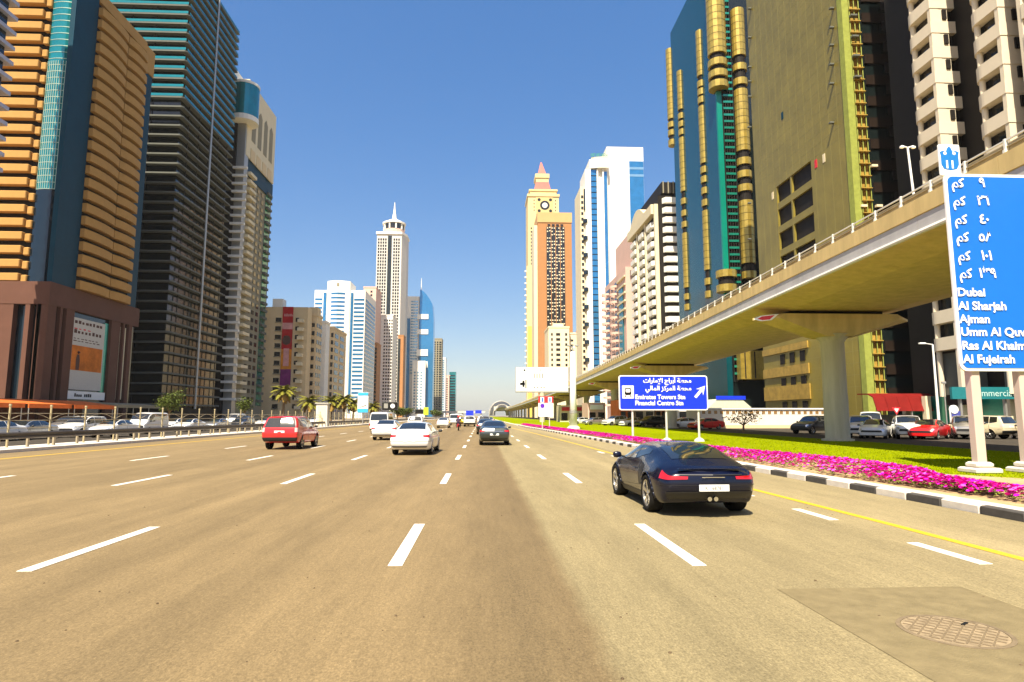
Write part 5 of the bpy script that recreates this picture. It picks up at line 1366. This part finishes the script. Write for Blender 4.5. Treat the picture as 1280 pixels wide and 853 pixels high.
# white site cabins
t = thing('site_cabin', 'long white site cabin with a row of small windows beyond the lawn', 'cabin', (36, 84, 0))
Yc = 84.0; x0, x1 = xat(876, 525, Yc), xat(1040, 525, Yc); hc = zat(960, 512, Yc)
WC = mat('cabin_white', (.74, .66, .55), .6, vary=.06, scale=.6)
bx('wall', WC, t, x0, x1, Yc, Yc + 6, .05, hc); bx('roof_edge', M['white_paint'], t, x0 - .15, x1 + .15, Yc - .2, Yc + 6.2, hc, hc + .18)
n = 22; AM = mat('amber_pane', (.30, .17, .06), .2, .2, .2)
for k in range(n):
    x = x0 + (x1 - x0) * (k + .5) / n
    o = bx('window', M['white_paint'], t, x - .28, x + .28, Yc - .03, Yc - .005, 1.95, 2.5); bx('pane', AM, o, x - .23, x + .23, Yc - .045, Yc - .03, 2.0, 2.45)
bx('skirt', B['beige'], t, x0, x1, Yc - .06, Yc - .01, .06, .5)
t = thing('tent', 'pale green tent roof behind the site cabin', 'tent', (33, 98, 0)); Yt = 98
xa, xb = xat(886, 510, Yt), xat(940, 510, Yt)
MB().prism_y([(xa, 3.0), (xb, 3.0), (xb - 1.6, 4.4), (xa + 1.6, 4.4)], Yt, Yt + 6).build('canopy', mat('tent_cloth', (.52, .54, .42), .7), t)
for x in (xa + .2, xb - .2): MB().cyl((x, Yt + .2, 0), (x, Yt + .2, 3.0), .06, n=6).build('post', M['steel'], t)
bx('fascia_sign', M['sign_blue2'], t, xa + 1.2, xb - 1, Yt - .1, Yt - .02, 4.3, 4.9)
# ------------------------------------------------------------------ signs, masts, palms
def rrect(x0, x1, z0, z1, r, n=5):
    pts = []
    for cx, cz, a0 in ((x1 - r, z0 + r, -90), (x1 - r, z1 - r, 0), (x0 + r, z1 - r, 90), (x0 + r, z0 + r, 180)):
        for k in range(n + 1): a = R(a0 + 90 * k / n); pts.append((cx + r * math.cos(a), cz + r * math.sin(a)))
    return pts
def letters(root, body, px, py, Y, size, align='LEFT', y_off=.06, m_=None, sx=1.0, name='lettering', bold=.010):
    c = bpy.data.curves.new('lettering', 'FONT'); c.body = body; c.size = size; c.align_x = align; c.offset = bold; c.resolution_u = 3
    o = bpy.data.objects.new('lettering', c); COL.objects.link(o)
    dg = bpy.context.evaluated_depsgraph_get(); dg.update()
    me = bpy.data.meshes.new_from_object(o.evaluated_get(dg)); bpy.data.objects.remove(o)
    me.materials.clear(); me.materials.append(m_ or M['sign_white'])
    o = bpy.data.objects.new(name, me); link(o, root)
    x, z = at(px, py, Y)
    o.location = Vector((x, Y - y_off, z)) - woff(root); o.rotation_euler = (R(90), 0, 0); o.scale = (sx, 1, 1)
    return o
# big distance sign
YS = 17.6
bs = thing('road_sign', 'tall blue distance sign listing six cities on two thick posts', 'sign', (14.0, YS, .12))
sx0 = xat(1189.5, 340, YS); sx1 = sx0 + 3.7; sz0, sz1 = zat(1200, 464, YS), zat(1180, 217.5, YS)
MB().prism_y(rrect(sx0, sx1, sz0, sz1, .22), YS - .02, YS + .05).build('border_plate', M['sign_white'], bs)
pl = MB().prism_y(rrect(sx0 + .09, sx1 - .09, sz0 + .09, sz1 - .09, .16), YS - .035, YS - .021).build('blue_panel', M['sign_blue'], bs)
PSG = mat('post_pink', (.56, .44, .38), .6, vary=.08, scale=1)
for px0 in (1227, 1288):
    x = xat(px0, 530, YS)
    p = MB().cbox(x - .14, x + .14, YS + .06, YS + .34, .3, sz1 - .4, .03).build('post', PSG, bs)
    MB().cbox(x - .40, x + .40, YS - .18, YS + .6, .1, .26, .04).cbox(x - .27, x + .27, YS - .04, YS + .46, .26, .42, .05).build('plinth', M['kerb_white'], bs)
for z in (sz0 + .8, (sz0 + sz1) / 2, sz1 - .8): bx('cross_beam', M['steel'], bs, sx0 + .3, sx1 - .3, YS + .051, YS + .058, z, z + .12)
KM = '\ufee2\ufedb'
for py, num in ((234.5, '\u0669'), (257, '\u0662\u0666'), (280, '\u0664\u0660'), (302, '\u0665\u0668'), (325.5, '\u0661\u0660\u0661'), (347.5, '\u0661\u0663\u0669')):
    dx = (py - 231) * .088
    letters(bs, KM, 1188 + dx, py, YS, .38, bold=.012); letters(bs, num, 1226 + dx * .7, py, YS, .40, 'CENTER', bold=.012, name='numerals')
for py, s in ((370.5, 'Dubai'), (387.5, 'Al Sharjah'), (404, 'Ajman'), (420, 'Umm Al Quwain'), (437, 'Ras Al Khaimah'), (454, 'Al Fujeirah')):
    letters(bs, s, 1195 + (py - 370) * .088, py, YS, .345, bold=.010, sx=1.05)
rs = thing('route_shield', 'small white route panel with a blue shield on top of the distance sign', 'sign', (sx0 + .4, YS, sz1))
rx0, rx1 = xat(1175.5, 200, YS), xat(1202, 200, YS); rz0, rz1 = sz1 - .02, zat(1188, 180, YS)
MB().prism_y(rrect(rx0, rx1, rz0, rz1, .04), YS + .052, YS + .09).build('panel', M['sign_white'], rs)
rc = (rx0 + rx1) / 2; rh = rz1 - rz0; rb = rz0 + rh * .16
shp = [(0, 0), (.24, .06), (.33, .24), (.33, .62), (.36, .76), (.22, .82), (.12, .78), (.07, .92), (0, 1.0), (-.07, .92), (-.12, .78), (-.22, .82), (-.36, .76), (-.33, .62), (-.33, .24), (-.24, .06)]
MB().prism_y([(rc + u * rh * .86, rb + v * rh * .78) for u, v in shp], YS + .042, YS + .0515).build('shield', mat('shield_blue', (.005, .16, .50), .5), rs)
letters(rs, '11', 1189, 209.5, YS, .34, 'CENTER', y_off=-.040, bold=.012, name='numerals')
for u in (-.17, .17): MB().prism_y(rrect(rc + u * rh * .86 - .05, rc + u * rh * .86 + .05, rb + .50 * rh, rb + .60 * rh, .04), YS + .038, YS + .0415).build('shield_mark', M['sign_white'], rs)

# station sign
YT = 40.0
ss = thing('road_sign', 'wide blue metro station sign with a white arrow on three thin legs', 'sign', (11.9, YT, .12))
tx0, tx1 = xat(773.5, 491, YT), xat(884.5, 491, YT); tz0, tz1 = zat(829, 513, YT), zat(829, 469.5, YT)
MB().prism_y(rrect(tx0, tx1, tz0, tz1, .16), YT - .02, YT + .04).build('border_plate', M['sign_white'], ss)
MB().prism_y(rrect(tx0 + .07, tx1 - .07, tz0 + .07, tz1 - .07, .12), YT - .032, YT - .021).build('blue_panel', M['sign_blue2'], ss)
for px in (791.5, 834, 874.5):
    x = xat(px, 535, YT); MB().cyl((x, YT + .12, .1), (x, YT + .12, tz1 - .2), .07, .07, 10).build('leg', M['pole'], ss)
    MB().lathe([(.34, .1), (.30, .22), (.12, .34)], (x, YT + .12), 14).build('plinth', M['concrete_light'], ss)
letters(ss, '\ufe95\ufe8d\ufead\ufe8e\ufee3\ufef9\ufe8d \ufe9d\ufe8d\ufeae\ufe91\ufe83 \ufe94\ufec4\ufea4\ufee3', 864, 478.6, YT, .40, 'RIGHT', bold=.012)
letters(ss, '\ufef2\ufedf\ufe8e\ufee4\ufedf\ufe8d \ufeb0\ufedb\ufeae\ufee4\ufedf\ufe8d \ufe94\ufec4\ufea4\ufee3', 864, 488.2, YT, .40, 'RIGHT', bold=.012)
letters(ss, 'Emirates Towers Stn', 793.5, 499, YT, .40, bold=.012, sx=.97)
letters(ss, 'Financial Centre Stn', 793.5, 506.6, YT, .40, bold=.012, sx=.97)
lx0, lx1, lz0, lz1 = xat(777.5, 490, YT), xat(792, 490, YT), zat(785, 498.3, YT), zat(785, 482.3, YT)
lp_ = bx('pictogram', M['sign_white'], ss, lx0, lx1, YT - .05, YT - .033, lz0, lz1)
lc = (lx0 + lx1) / 2; lm = (lz0 + lz1) / 2
MB().prism_y(rrect(lc - .22, lc + .22, lm - .20, lm + .27, .12), YT - .056, YT - .0505).build('train_front', M['black'], lp_)
MB().prism_y(rrect(lc - .15, lc + .15, lm - .02, lm + .20, .06), YT - .062, YT - .0565).build('train_window', M['sign_white'], lp_)
for s in (-1, 1): MB().prism_y([(lc + s * .10, lm - .21), (lc + s * .18, lm - .33), (lc + s * .25, lm - .33), (lc + s * .17, lm - .21)][::s], YT - .056, YT - .0505).build('track_mark', M['black'], lp_)
ax, az = at(868.8, 497, YT); bx_, bz = at(881, 482.5, YT)
d = Vector((bx_ - ax, 0, bz - az)); L_ = d.length; d.normalize(); nrm = Vector((-d.z, 0, d.x))
P0 = Vector((ax, 0, az))
pts = [(0, -.085), (L_ * .62, -.085), (L_ * .45, -.30), (L_, 0), (L_ * .45, .30), (L_ * .62, .085), (0, .085)]
pts = [(0, -.085), (L_ * .60, -.085), (L_ * .42, -.265), (L_ * 1.0, -.265)] if False else pts
MB().prism_y([tuple((P0 + d * a + nrm * b)[k] for k in (0, 2)) for a, b in pts], YT - .05, YT - .033).build('arrow', M['sign_white'], ss)

# white lighting column
YM = 78.0
lm_ = thing('light_column', 'thick white tapered lighting column standing in the lawn', 'column', (xat(716.5, 530, YM), YM, .1))
xm = xat(716.5, 500, YM); zt_ = zat(714, 440, YM)
MB().cyl((xm, YM, .1), (xm, YM, zt_), .50, .30, 16).build('shaft', M['white_paint'], lm_, True)
MB().lathe([(.85, .1), (.8, .3), (.55, .5)], (xm, YM), 16).build('base', M['concrete_light'], lm_)
MB().lathe([(.51, zat(716, 517, YM)), (.51, zat(716, 514, YM))], (xm, YM), 16, caps=False).build('collar', M['steel'], lm_)
MB().cyl((xm, YM, zt_), (xm, YM, zt_ + .8), .08, .08, 8).build('stem', M['steel'], lm_)
for s in (-1, 1):
    MB().cyl((xm, YM, zt_ + .5), (xm + .5 * s, YM, zt_ + .75), .05, .05, 6).build('arm', M['steel'], lm_)
    MB().cbox(xm + .5 * s - .22, xm + .5 * s + .22, YM - .18, YM + .18, zt_ + .68, zt_ + .88, .04).build('lamp_head', M['steel'], lm_)
# billboard
YB_ = 165.0
bb = thing('billboard', 'large white billboard with black marks on a thick post by the viaduct', 'billboard', (xat(677, 520, YB_), YB_, .1))
b0, b1 = xat(645, 475, YB_), xat(710, 475, YB_); bz0, bz1 = zat(677, 489.5, YB_), zat(677, 459.5, YB_)
bx('frame', M['steel'], bb, b0 - .1, b1 + .5, YB_ + .05, YB_ + .9, bz0 - .3, bz1 + .1)
bx('sheet', M['sign_white'], bb, b0, b1, YB_ - .05, YB_ + .049, bz0, bz1)
GI = mat('grey_ink', (.30, .29, .26), .6); LI = mat('pale_ink', (.60, .61, .62), .6)
def mk(mm, a, b, c, e, nm='print_mark'): bx(nm, mm, bb, xat(a, 475, YB_), xat(b, 475, YB_), YB_ - .08, YB_ - .052, zat(677, e, YB_), zat(677, c, YB_))
mk(M['black'], 650, 656, 478.6, 481.6); mk(M['black'], 653, 655.5, 476, 484); mk(GI, 656.2, 658.3, 475, 485.5); mk(M['black'], 654.5, 656.8, 462, 464)
for a in (667, 670.5, 674, 677.3): mk(GI, a, a + 1.6, 467, 473)
for a in (668, 675): mk(GI, a, a + 1.4, 462, 463.6)
for a in (667, 671, 675.5, 679): mk(GI, a, a + 2, 483.5, 485.5)
for c in (467.5, 473): mk(LI, 690, 703, c, c + .9)
mk(LI, 689, 705, 485, 486)
MB().cyl((xat(678, 520, YB_), YB_ + .6, 0), (xat(678, 520, YB_), YB_ + .6, bz0 - .3), .7, .7, 12).build('post', M['pier'], bb)
# parking information sign
YQ = 76.0
pq = thing('parking_sign', 'red topped white parking sign with blue symbols on two thin legs', 'sign', (xat(682, 530, YQ), YQ, .12))
q0, q1 = xat(673, 510, YQ), xat(691.5, 510, YQ); qz = lambda py: zat(682, py, YQ)
bx('panel', M['sign_white'], pq, q0, q1, YQ, YQ + .06, qz(521), qz(504)); bx('red_header', M['red'], pq, q0, q1, YQ, YQ + .06, qz(503.9), qz(495.5))
for a in (675.5, 685): bx('symbol_panel', M['sign_white'], pq, xat(a, 500, YQ), xat(a + 4.6, 500, YQ), YQ - .02, YQ - .005, qz(503.4), qz(496.5)); bx('symbol', M['sign_blue'], pq, xat(a + 1.4, 500, YQ), xat(a + 3.4, 500, YQ), YQ - .035, YQ - .021, qz(502.6), qz(497.6))
MB().cyl((xat(678, 507, YQ), YQ - .02, qz(507.5)), (xat(678, 507, YQ), YQ - .005, qz(507.5)), .27, n=16).build('symbol', mat('violet', (.10, .01, .42), .5), pq)
for py in (511, 513.5, 516): 
    for a in (676, 684.5): bx('print_mark', GI, pq, xat(a, 510, YQ), xat(a + 3.6, 510, YQ), YQ - .015, YQ - .003, qz(py + .7), qz(py))
for a in (678, 687): MB().cyl((xat(a, 530, YQ), YQ + .1, .1), (xat(a, 530, YQ), YQ + .1, qz(496)), .05, n=8).build('leg', M['pole'], pq)
# slim lamp post in the parking
YL_ = 56.0; x = xat(1173, 520, YL_)
lp2 = thing('lamp_post', 'slim white lamp post behind the red parked saloon', 'lamp post', (x, YL_, .03))
zt_ = zat(1166, 431, YL_)
MB().cyl((x, YL_, .03), (x, YL_, zt_), .13, .08, 8).build('pole', M['white_paint'], lp2); MB().cyl((x, YL_, zt_), (x - .9, YL_, zt_ + .12), .05, .04, 6).build('arm', M['white_paint'], lp2)
MB().cbox(x - 1.3, x - .7, YL_ - .14, YL_ + .14, zt_ + .03, zt_ + .18, .03).build('lamp_head', M['white_paint'], lp2)
x = xat(1183, 520, 58); lp3 = thing('lamp_post', 'thin grey pole just right of the slim white lamp post', 'pole', (x, 58, .03))
MB().cyl((x, 58, .03), (x, 58, zat(1180, 480, 58)), .06, .05, 6).build('pole', M['steel'], lp3)
MB().cbox(x - .2, x + .2, 57.9, 58.1, zat(1180, 480, 58), zat(1180, 477, 58), .03).build('cap', M['steel'], lp3)
# give way sign
x = xat(1120.5, 514, 60); gw = thing('traffic_sign', 'small red and white give way triangle among the parked cars', 'sign', (x, 60, .03))
MB().cyl((x, 60.05, .03), (x, 60.05, zat(1120, 509, 60)), .035, n=6).build('pole', M['steel'], gw)
zc = zat(1120, 513.5, 60)
MB().prism_y([(x, zc - .42), (x + .44, zc + .32), (x - .44, zc + .32)], 59.98, 60.0).build('plate', M['red'], gw); MB().prism_y([(x, zc - .20), (x + .24, zc + .20), (x - .24, zc + .20)], 59.96, 59.979).build('plate_field', M['sign_white'], gw)
# small board by the parking
x = xat(1188, 520, 54); fb2 = thing('notice_board', 'small blue and white notice board between the parked cars', 'sign', (x, 54, .03))
MB().cyl((x, 54, .03), (x, 54, zat(1188, 512, 54)), .07, n=6).build('post', M['white_paint'], fb2); bx('board', mat('board_blue', (.06, .07, .30), .5), fb2, x + .1, x + .9, 53.95, 54.05, zat(1188, 524, 54), zat(1188, 514, 54)); MB().cyl((x + .35, 53.9, zat(1188, 512, 54)), (x + .35, 54.1, zat(1188, 512, 54)), .38, n=12).build('cap', M['sign_white'], fb2)

# left roadside furniture
def simple_sign(lab, px0, px1, py0, py1, Y, mm, post=None, name='sign_board', cat='sign', posts=2):
    x0, x1 = xat(px0, 510, Y), xat(px1, 510, Y); z0, z1 = zat(px0, py1, Y), zat(px0, py0, Y)
    t = thing(name, lab, cat, ((x0 + x1) / 2, Y, 0)); bx('panel', mm, t, x0, x1, Y, Y + .2, z0, z1); bx('frame', M['steel'], t, x0 - .08, x1 + .08, Y + .2, Y + .35, z0 - .08, z1 + .08)
    for k in range(posts): 
        x = x0 + (x1 - x0) * ((k + .5) / posts); MB().cyl((x, Y + .27, -.1), (x, Y + .27, z0), .1, n=6).build('post', M['steel'], t)
    return t, x0, x1, z0, z1
t, x0, x1, z0, z1 = simple_sign('white and sky blue lightbox advert on a post beyond the red car', 447, 460, 491, 516, 121, M['sign_white'], posts=1, name='advert_panel', cat='advert')
SB = mat('sky_ink', (.03, .36, .62), .5); bx('top_field', SB, t, x0 + .02, x1 - .02, 120.95, 120.99, z1 - .55, z1 - .02); bx('bottom_field', SB, t, x0 + .02, x1 - .02, 120.95, 120.99, z0 + .02, z0 + .75)
MB().prism_y([(x0 + .2, z0 + .9), (x0 + 1.6, z0 + 1.3), (x0 + 1.7, z0 + 1.6), (x0 + .5, z0 + 1.1)], 120.95, 120.99).build('print_mark', GI, t)
t, x0, x1, z0, z1 = simple_sign('black variable message board beside the slim white block', 477.5, 497, 503, 512.5, 205, M['black'], name='message_board', cat='sign')
MB().cyl((x0 + 3.4, 204.98, (z0 + z1) / 2), (x0 + 3.4, 204.9, (z0 + z1) / 2), .75, n=14).build('print_mark', M['sign_white'], t); bx('print_mark', GI, t, x0 + .6, x0 + 1.9, 204.9, 204.98, z0 + .5, z1 - .4)
simple_sign('small black message board far along the left side', 519, 530, 512, 517.5, 290, M['black'], name='message_board', cat='sign')
simple_sign('lime yellow sign far along the left side', 529.5, 535.5, 509.5, 519, 265, mat('lime_sign', (.42, .60, .02), .5), posts=1)
gt = thing('sign_gantry', 'blue direction signs on a gantry far down the highway', 'gantry', (-10, 600, 0))
for a, b, c, e in ((582.5, 592, 513.5, 519.5), (594, 602, 513, 517)): bx('sign_panel', M['sign_blue2'], gt, xat(a, 515, 600), xat(b, 515, 600), 599.6, 600, zat(590, e, 600), zat(590, c, 600))
bx('beam', M['steel'], gt, -24, 7, 600.05, 600.6, zat(590, 514.2, 600), zat(590, 513.6, 600))
for x in (-23.8, 6.8): MB().cyl((x, 600.3, 0), (x, 600.3, zat(590, 513.6, 600)), .25, n=8).build('post', M['steel'], gt)
ob = thing('overpass', 'pale road overpass crossing at the end of the avenue', 'bridge', (-60, 950, 0))
bx('deck', M['concrete_light'], ob, -150, 4, 950, 964, 6.0, 9.0)
for x in (-120, -90, -60, -30, -2): bx('pier', M['concrete_light'], ob, x - 1, x + 1, 952, 962, 0, 5.99)
x = xat(403.5, 515, 96); ub = thing('utility_box', 'pale concrete utility box on the left median beyond the red car', 'box', (x, 96, .1))
MB().cbox(x - .85, x + .85, 95.3, 96.7, .1, zat(403, 505, 96), .06).build('housing', M['concrete_light'], ub); MB().cbox(x - 1, x + 1, 95.1, 96.9, zat(403, 505, 96), zat(403, 505, 96) + .12, .04).build('lid', M['concrete_light'], ub)
bx('door', B['cream'], ub, x - .6, x + .6, 95.27, 95.298, .5, zat(403, 505, 96) - .4)

# palms
M['frond'] = mat('palm_frond', (.20, .19, .025), .6, vary=.35, scale=1.5)
M['frond_dry'] = mat('palm_frond_dry', (.36, .22, .05), .7, vary=.3, scale=1.5)
M['trunk'] = mat('palm_trunk', (.20, .13, .07), .9, vary=.3, scale=6, bump=.5, bscale=12)
def frond_mesh(m_, L, seed):
    r = random.Random(seed); m = MB(); n = 16; pts = []
    for k in range(n + 1):
        u = k / n; pts.append(Vector((0, L * (u - .10 * u * u), L * (.42 * u - .72 * u * u))))
    m.tube([tuple(p) for p in pts[::4]], .025, 4)
    for k in range(1, n * 2):
        u = k / (2 * n); i = min(int(u * n), n - 1); p = pts[i].lerp(pts[i + 1], u * n - i); dirn = (pts[i + 1] - pts[i]).normalized()
        ll = L * .26 * math.sin(math.pi * (.12 + .84 * u)) ** .7 * r.uniform(.8, 1.1)
        for s in (-1, 1):
            tip = p + Vector((s * ll * .85, 0, 0)) + dirn * ll * .55 + Vector((0, 0, -ll * r.uniform(.1, .45)))
            w = dirn * .085
            m.add([tuple(p - w), tuple(p + w), tuple(tip)], [(0, 1, 2)])
    return m.mesh('frond', m_)
FRM = [frond_mesh(M['frond'], 2.8, 1), frond_mesh(M['frond'], 2.5, 2), frond_mesh(M['frond_dry'], 2.3, 3)]
pr_ = random.Random(11)
def palm(lab, px, py, Y, s=1.0):
    x, z = at(px, py, Y); t = thing('palm_tree', lab, 'palm', (x, Y, 0), group='date palms along the left side')
    m = MB(); rings = []
    for k in range(9):
        u = k / 8; rr = (.24 + .10 * (1 - u) + (.03 if k % 2 else 0)); rings.append([(rr * math.cos(a) + .15 * u * u, rr * math.sin(a), (z - .2) * u) for a in [2 * math.pi * j / 8 for j in range(8)]])
    m.skin(rings); m.build('trunk', M['trunk'], t, local=True)
    for k in range(34):
        me = FRM[2] if k < 6 else FRM[k % 2]
        o = inst(me, 'frond', t, (.15, 0, z - .1), local=True)
        el = -45 + 100 * (k / 34) ** .9 + pr_.uniform(-8, 8)
        o.rotation_euler = (R(el), 0, R(k * 137.5 + pr_.uniform(-10, 10))); sc = s * pr_.uniform(.85, 1.1); o.scale = (sc, sc, sc)
palm('date palm in front of the red banner', 355, 490, 150, 1.3)
palm('date palm below the stepped tan block', 386, 503, 158, 1.25)
palm('date palm hidden partly by the utility box', 414, 503, 172, 1.3)
palm('date palm below the blue striped tower', 430, 501, 172, 1.4)
palm('date palm just left of the lightbox advert', 442, 505, 180, 1.3)
palm('yellowing date palm right of the lightbox advert', 466, 509, 190, 1.1)
# leafy trees
def leafy(lab, px, py0, py1, Y, wpx, col, name='tree', n=1500, group=None, leaf=.16, seed=1, dark=False):
    r = random.Random(seed); x, zt = at(px, py0, Y); w = wpx * Y / F_PX
    t = thing(name, lab, 'tree', (x, Y, 0), group=group); h = zt
    tr = MB(); tr.cyl((0, 0, 0), (.05, 0, h * .35), .09 * h ** .5, .06 * h ** .5, 8)
    tips = []
    for k in range(9):
        a = k * 2.4; rad = w * .42 * r.uniform(.5, 1); p = (rad * math.cos(a), rad * math.sin(a), h * r.uniform(.55, .9)); tr.cyl((.05, 0, h * .33), p, .035 * h ** .5, .012, 5); tips.append(p)
    tr.build('trunk', M['trunk'], t, local=True)
    m = MB()
    for _ in range(n):
        c = r.choice(tips); q = [c[i] + r.gauss(0, (w * .13, w * .13, h * .10)[i]) for i in range(3)]
        if q[2] < h * .25: continue
        a, b = r.uniform(0, 6.28), r.uniform(-.8, .8); l = leaf * r.uniform(.7, 1.3)
        d1 = Vector((math.cos(a), math.sin(a), b)).normalized() * l; d2 = d1.cross(Vector((r.uniform(-1, 1), r.uniform(-1, 1), 1))).normalized() * l * .45
        Q = Vector(q); m.add([Q - d1, Q + d2, Q + d1, Q - d2], [(0, 1, 2, 3)])
    m.build('crown', col, t, local=True)
M['leafy'] = mat('leaf_green', (.085, .11, .02), .6, vary=.35, scale=1.0); M['leaf_dark'] = mat('leaf_dark', (.03, .045, .018), .6, vary=.3, scale=2)  # second leaf colour has the shade under the viaduct painted in
leafy('small dark leafed tree before the white site cabin', 928, 513, 537, 64, 40, M['leaf_dark'], n=420, leaf=.13, seed=4)
leafy('round green tree right of the black message board', 497, 510, 521, 215, 14, M['leafy'], n=900, leaf=.35, seed=5, group='trees on the left verge')
leafy('round green tree nearest the domed tower foot', 508, 511, 521, 225, 14, M['leafy'], n=900, leaf=.35, seed=6, group='trees on the left verge')
leafy('dark tree under the slab tower behind the fence', 213, 490, 520, 150, 30, M['leafy'], n=1500, leaf=.3, seed=7)
leafy('pale green tree below the grey apartment tower', 306, 498, 520, 180, 16, M['leafy'], n=1000, leaf=.3, seed=8)
leafy('far green tree below the white and blue tower', 545, 513, 521, 330, 14, M['leafy'], n=700, leaf=.5, seed=9)

# ------------------------------------------------------------------ haze over the avenue
hz = MB().box(-6200, 6200, -80, 9200, -1.2, 330).build('haze', None); tag(hz, 'thin warm haze lying over the whole avenue', 'haze', kind='stuff')
hm = bpy.data.materials.new('haze'); hm.use_nodes = True; hn = hm.node_tree
for n_ in list(hn.nodes):
    if n_.type == 'BSDF_PRINCIPLED': hn.nodes.remove(n_)
pv = hn.nodes.new('ShaderNodeVolumePrincipled'); pv.inputs['Color'].default_value = (1.0, .97, .92, 1); pv.inputs['Density'].default_value = .00006; pv.inputs['Anisotropy'].default_value = .0
hn.links.new(pv.outputs[0], [n_ for n_ in hn.nodes if n_.type == 'OUTPUT_MATERIAL'][0].inputs['Volume'])
hz.data.materials.append(hm)
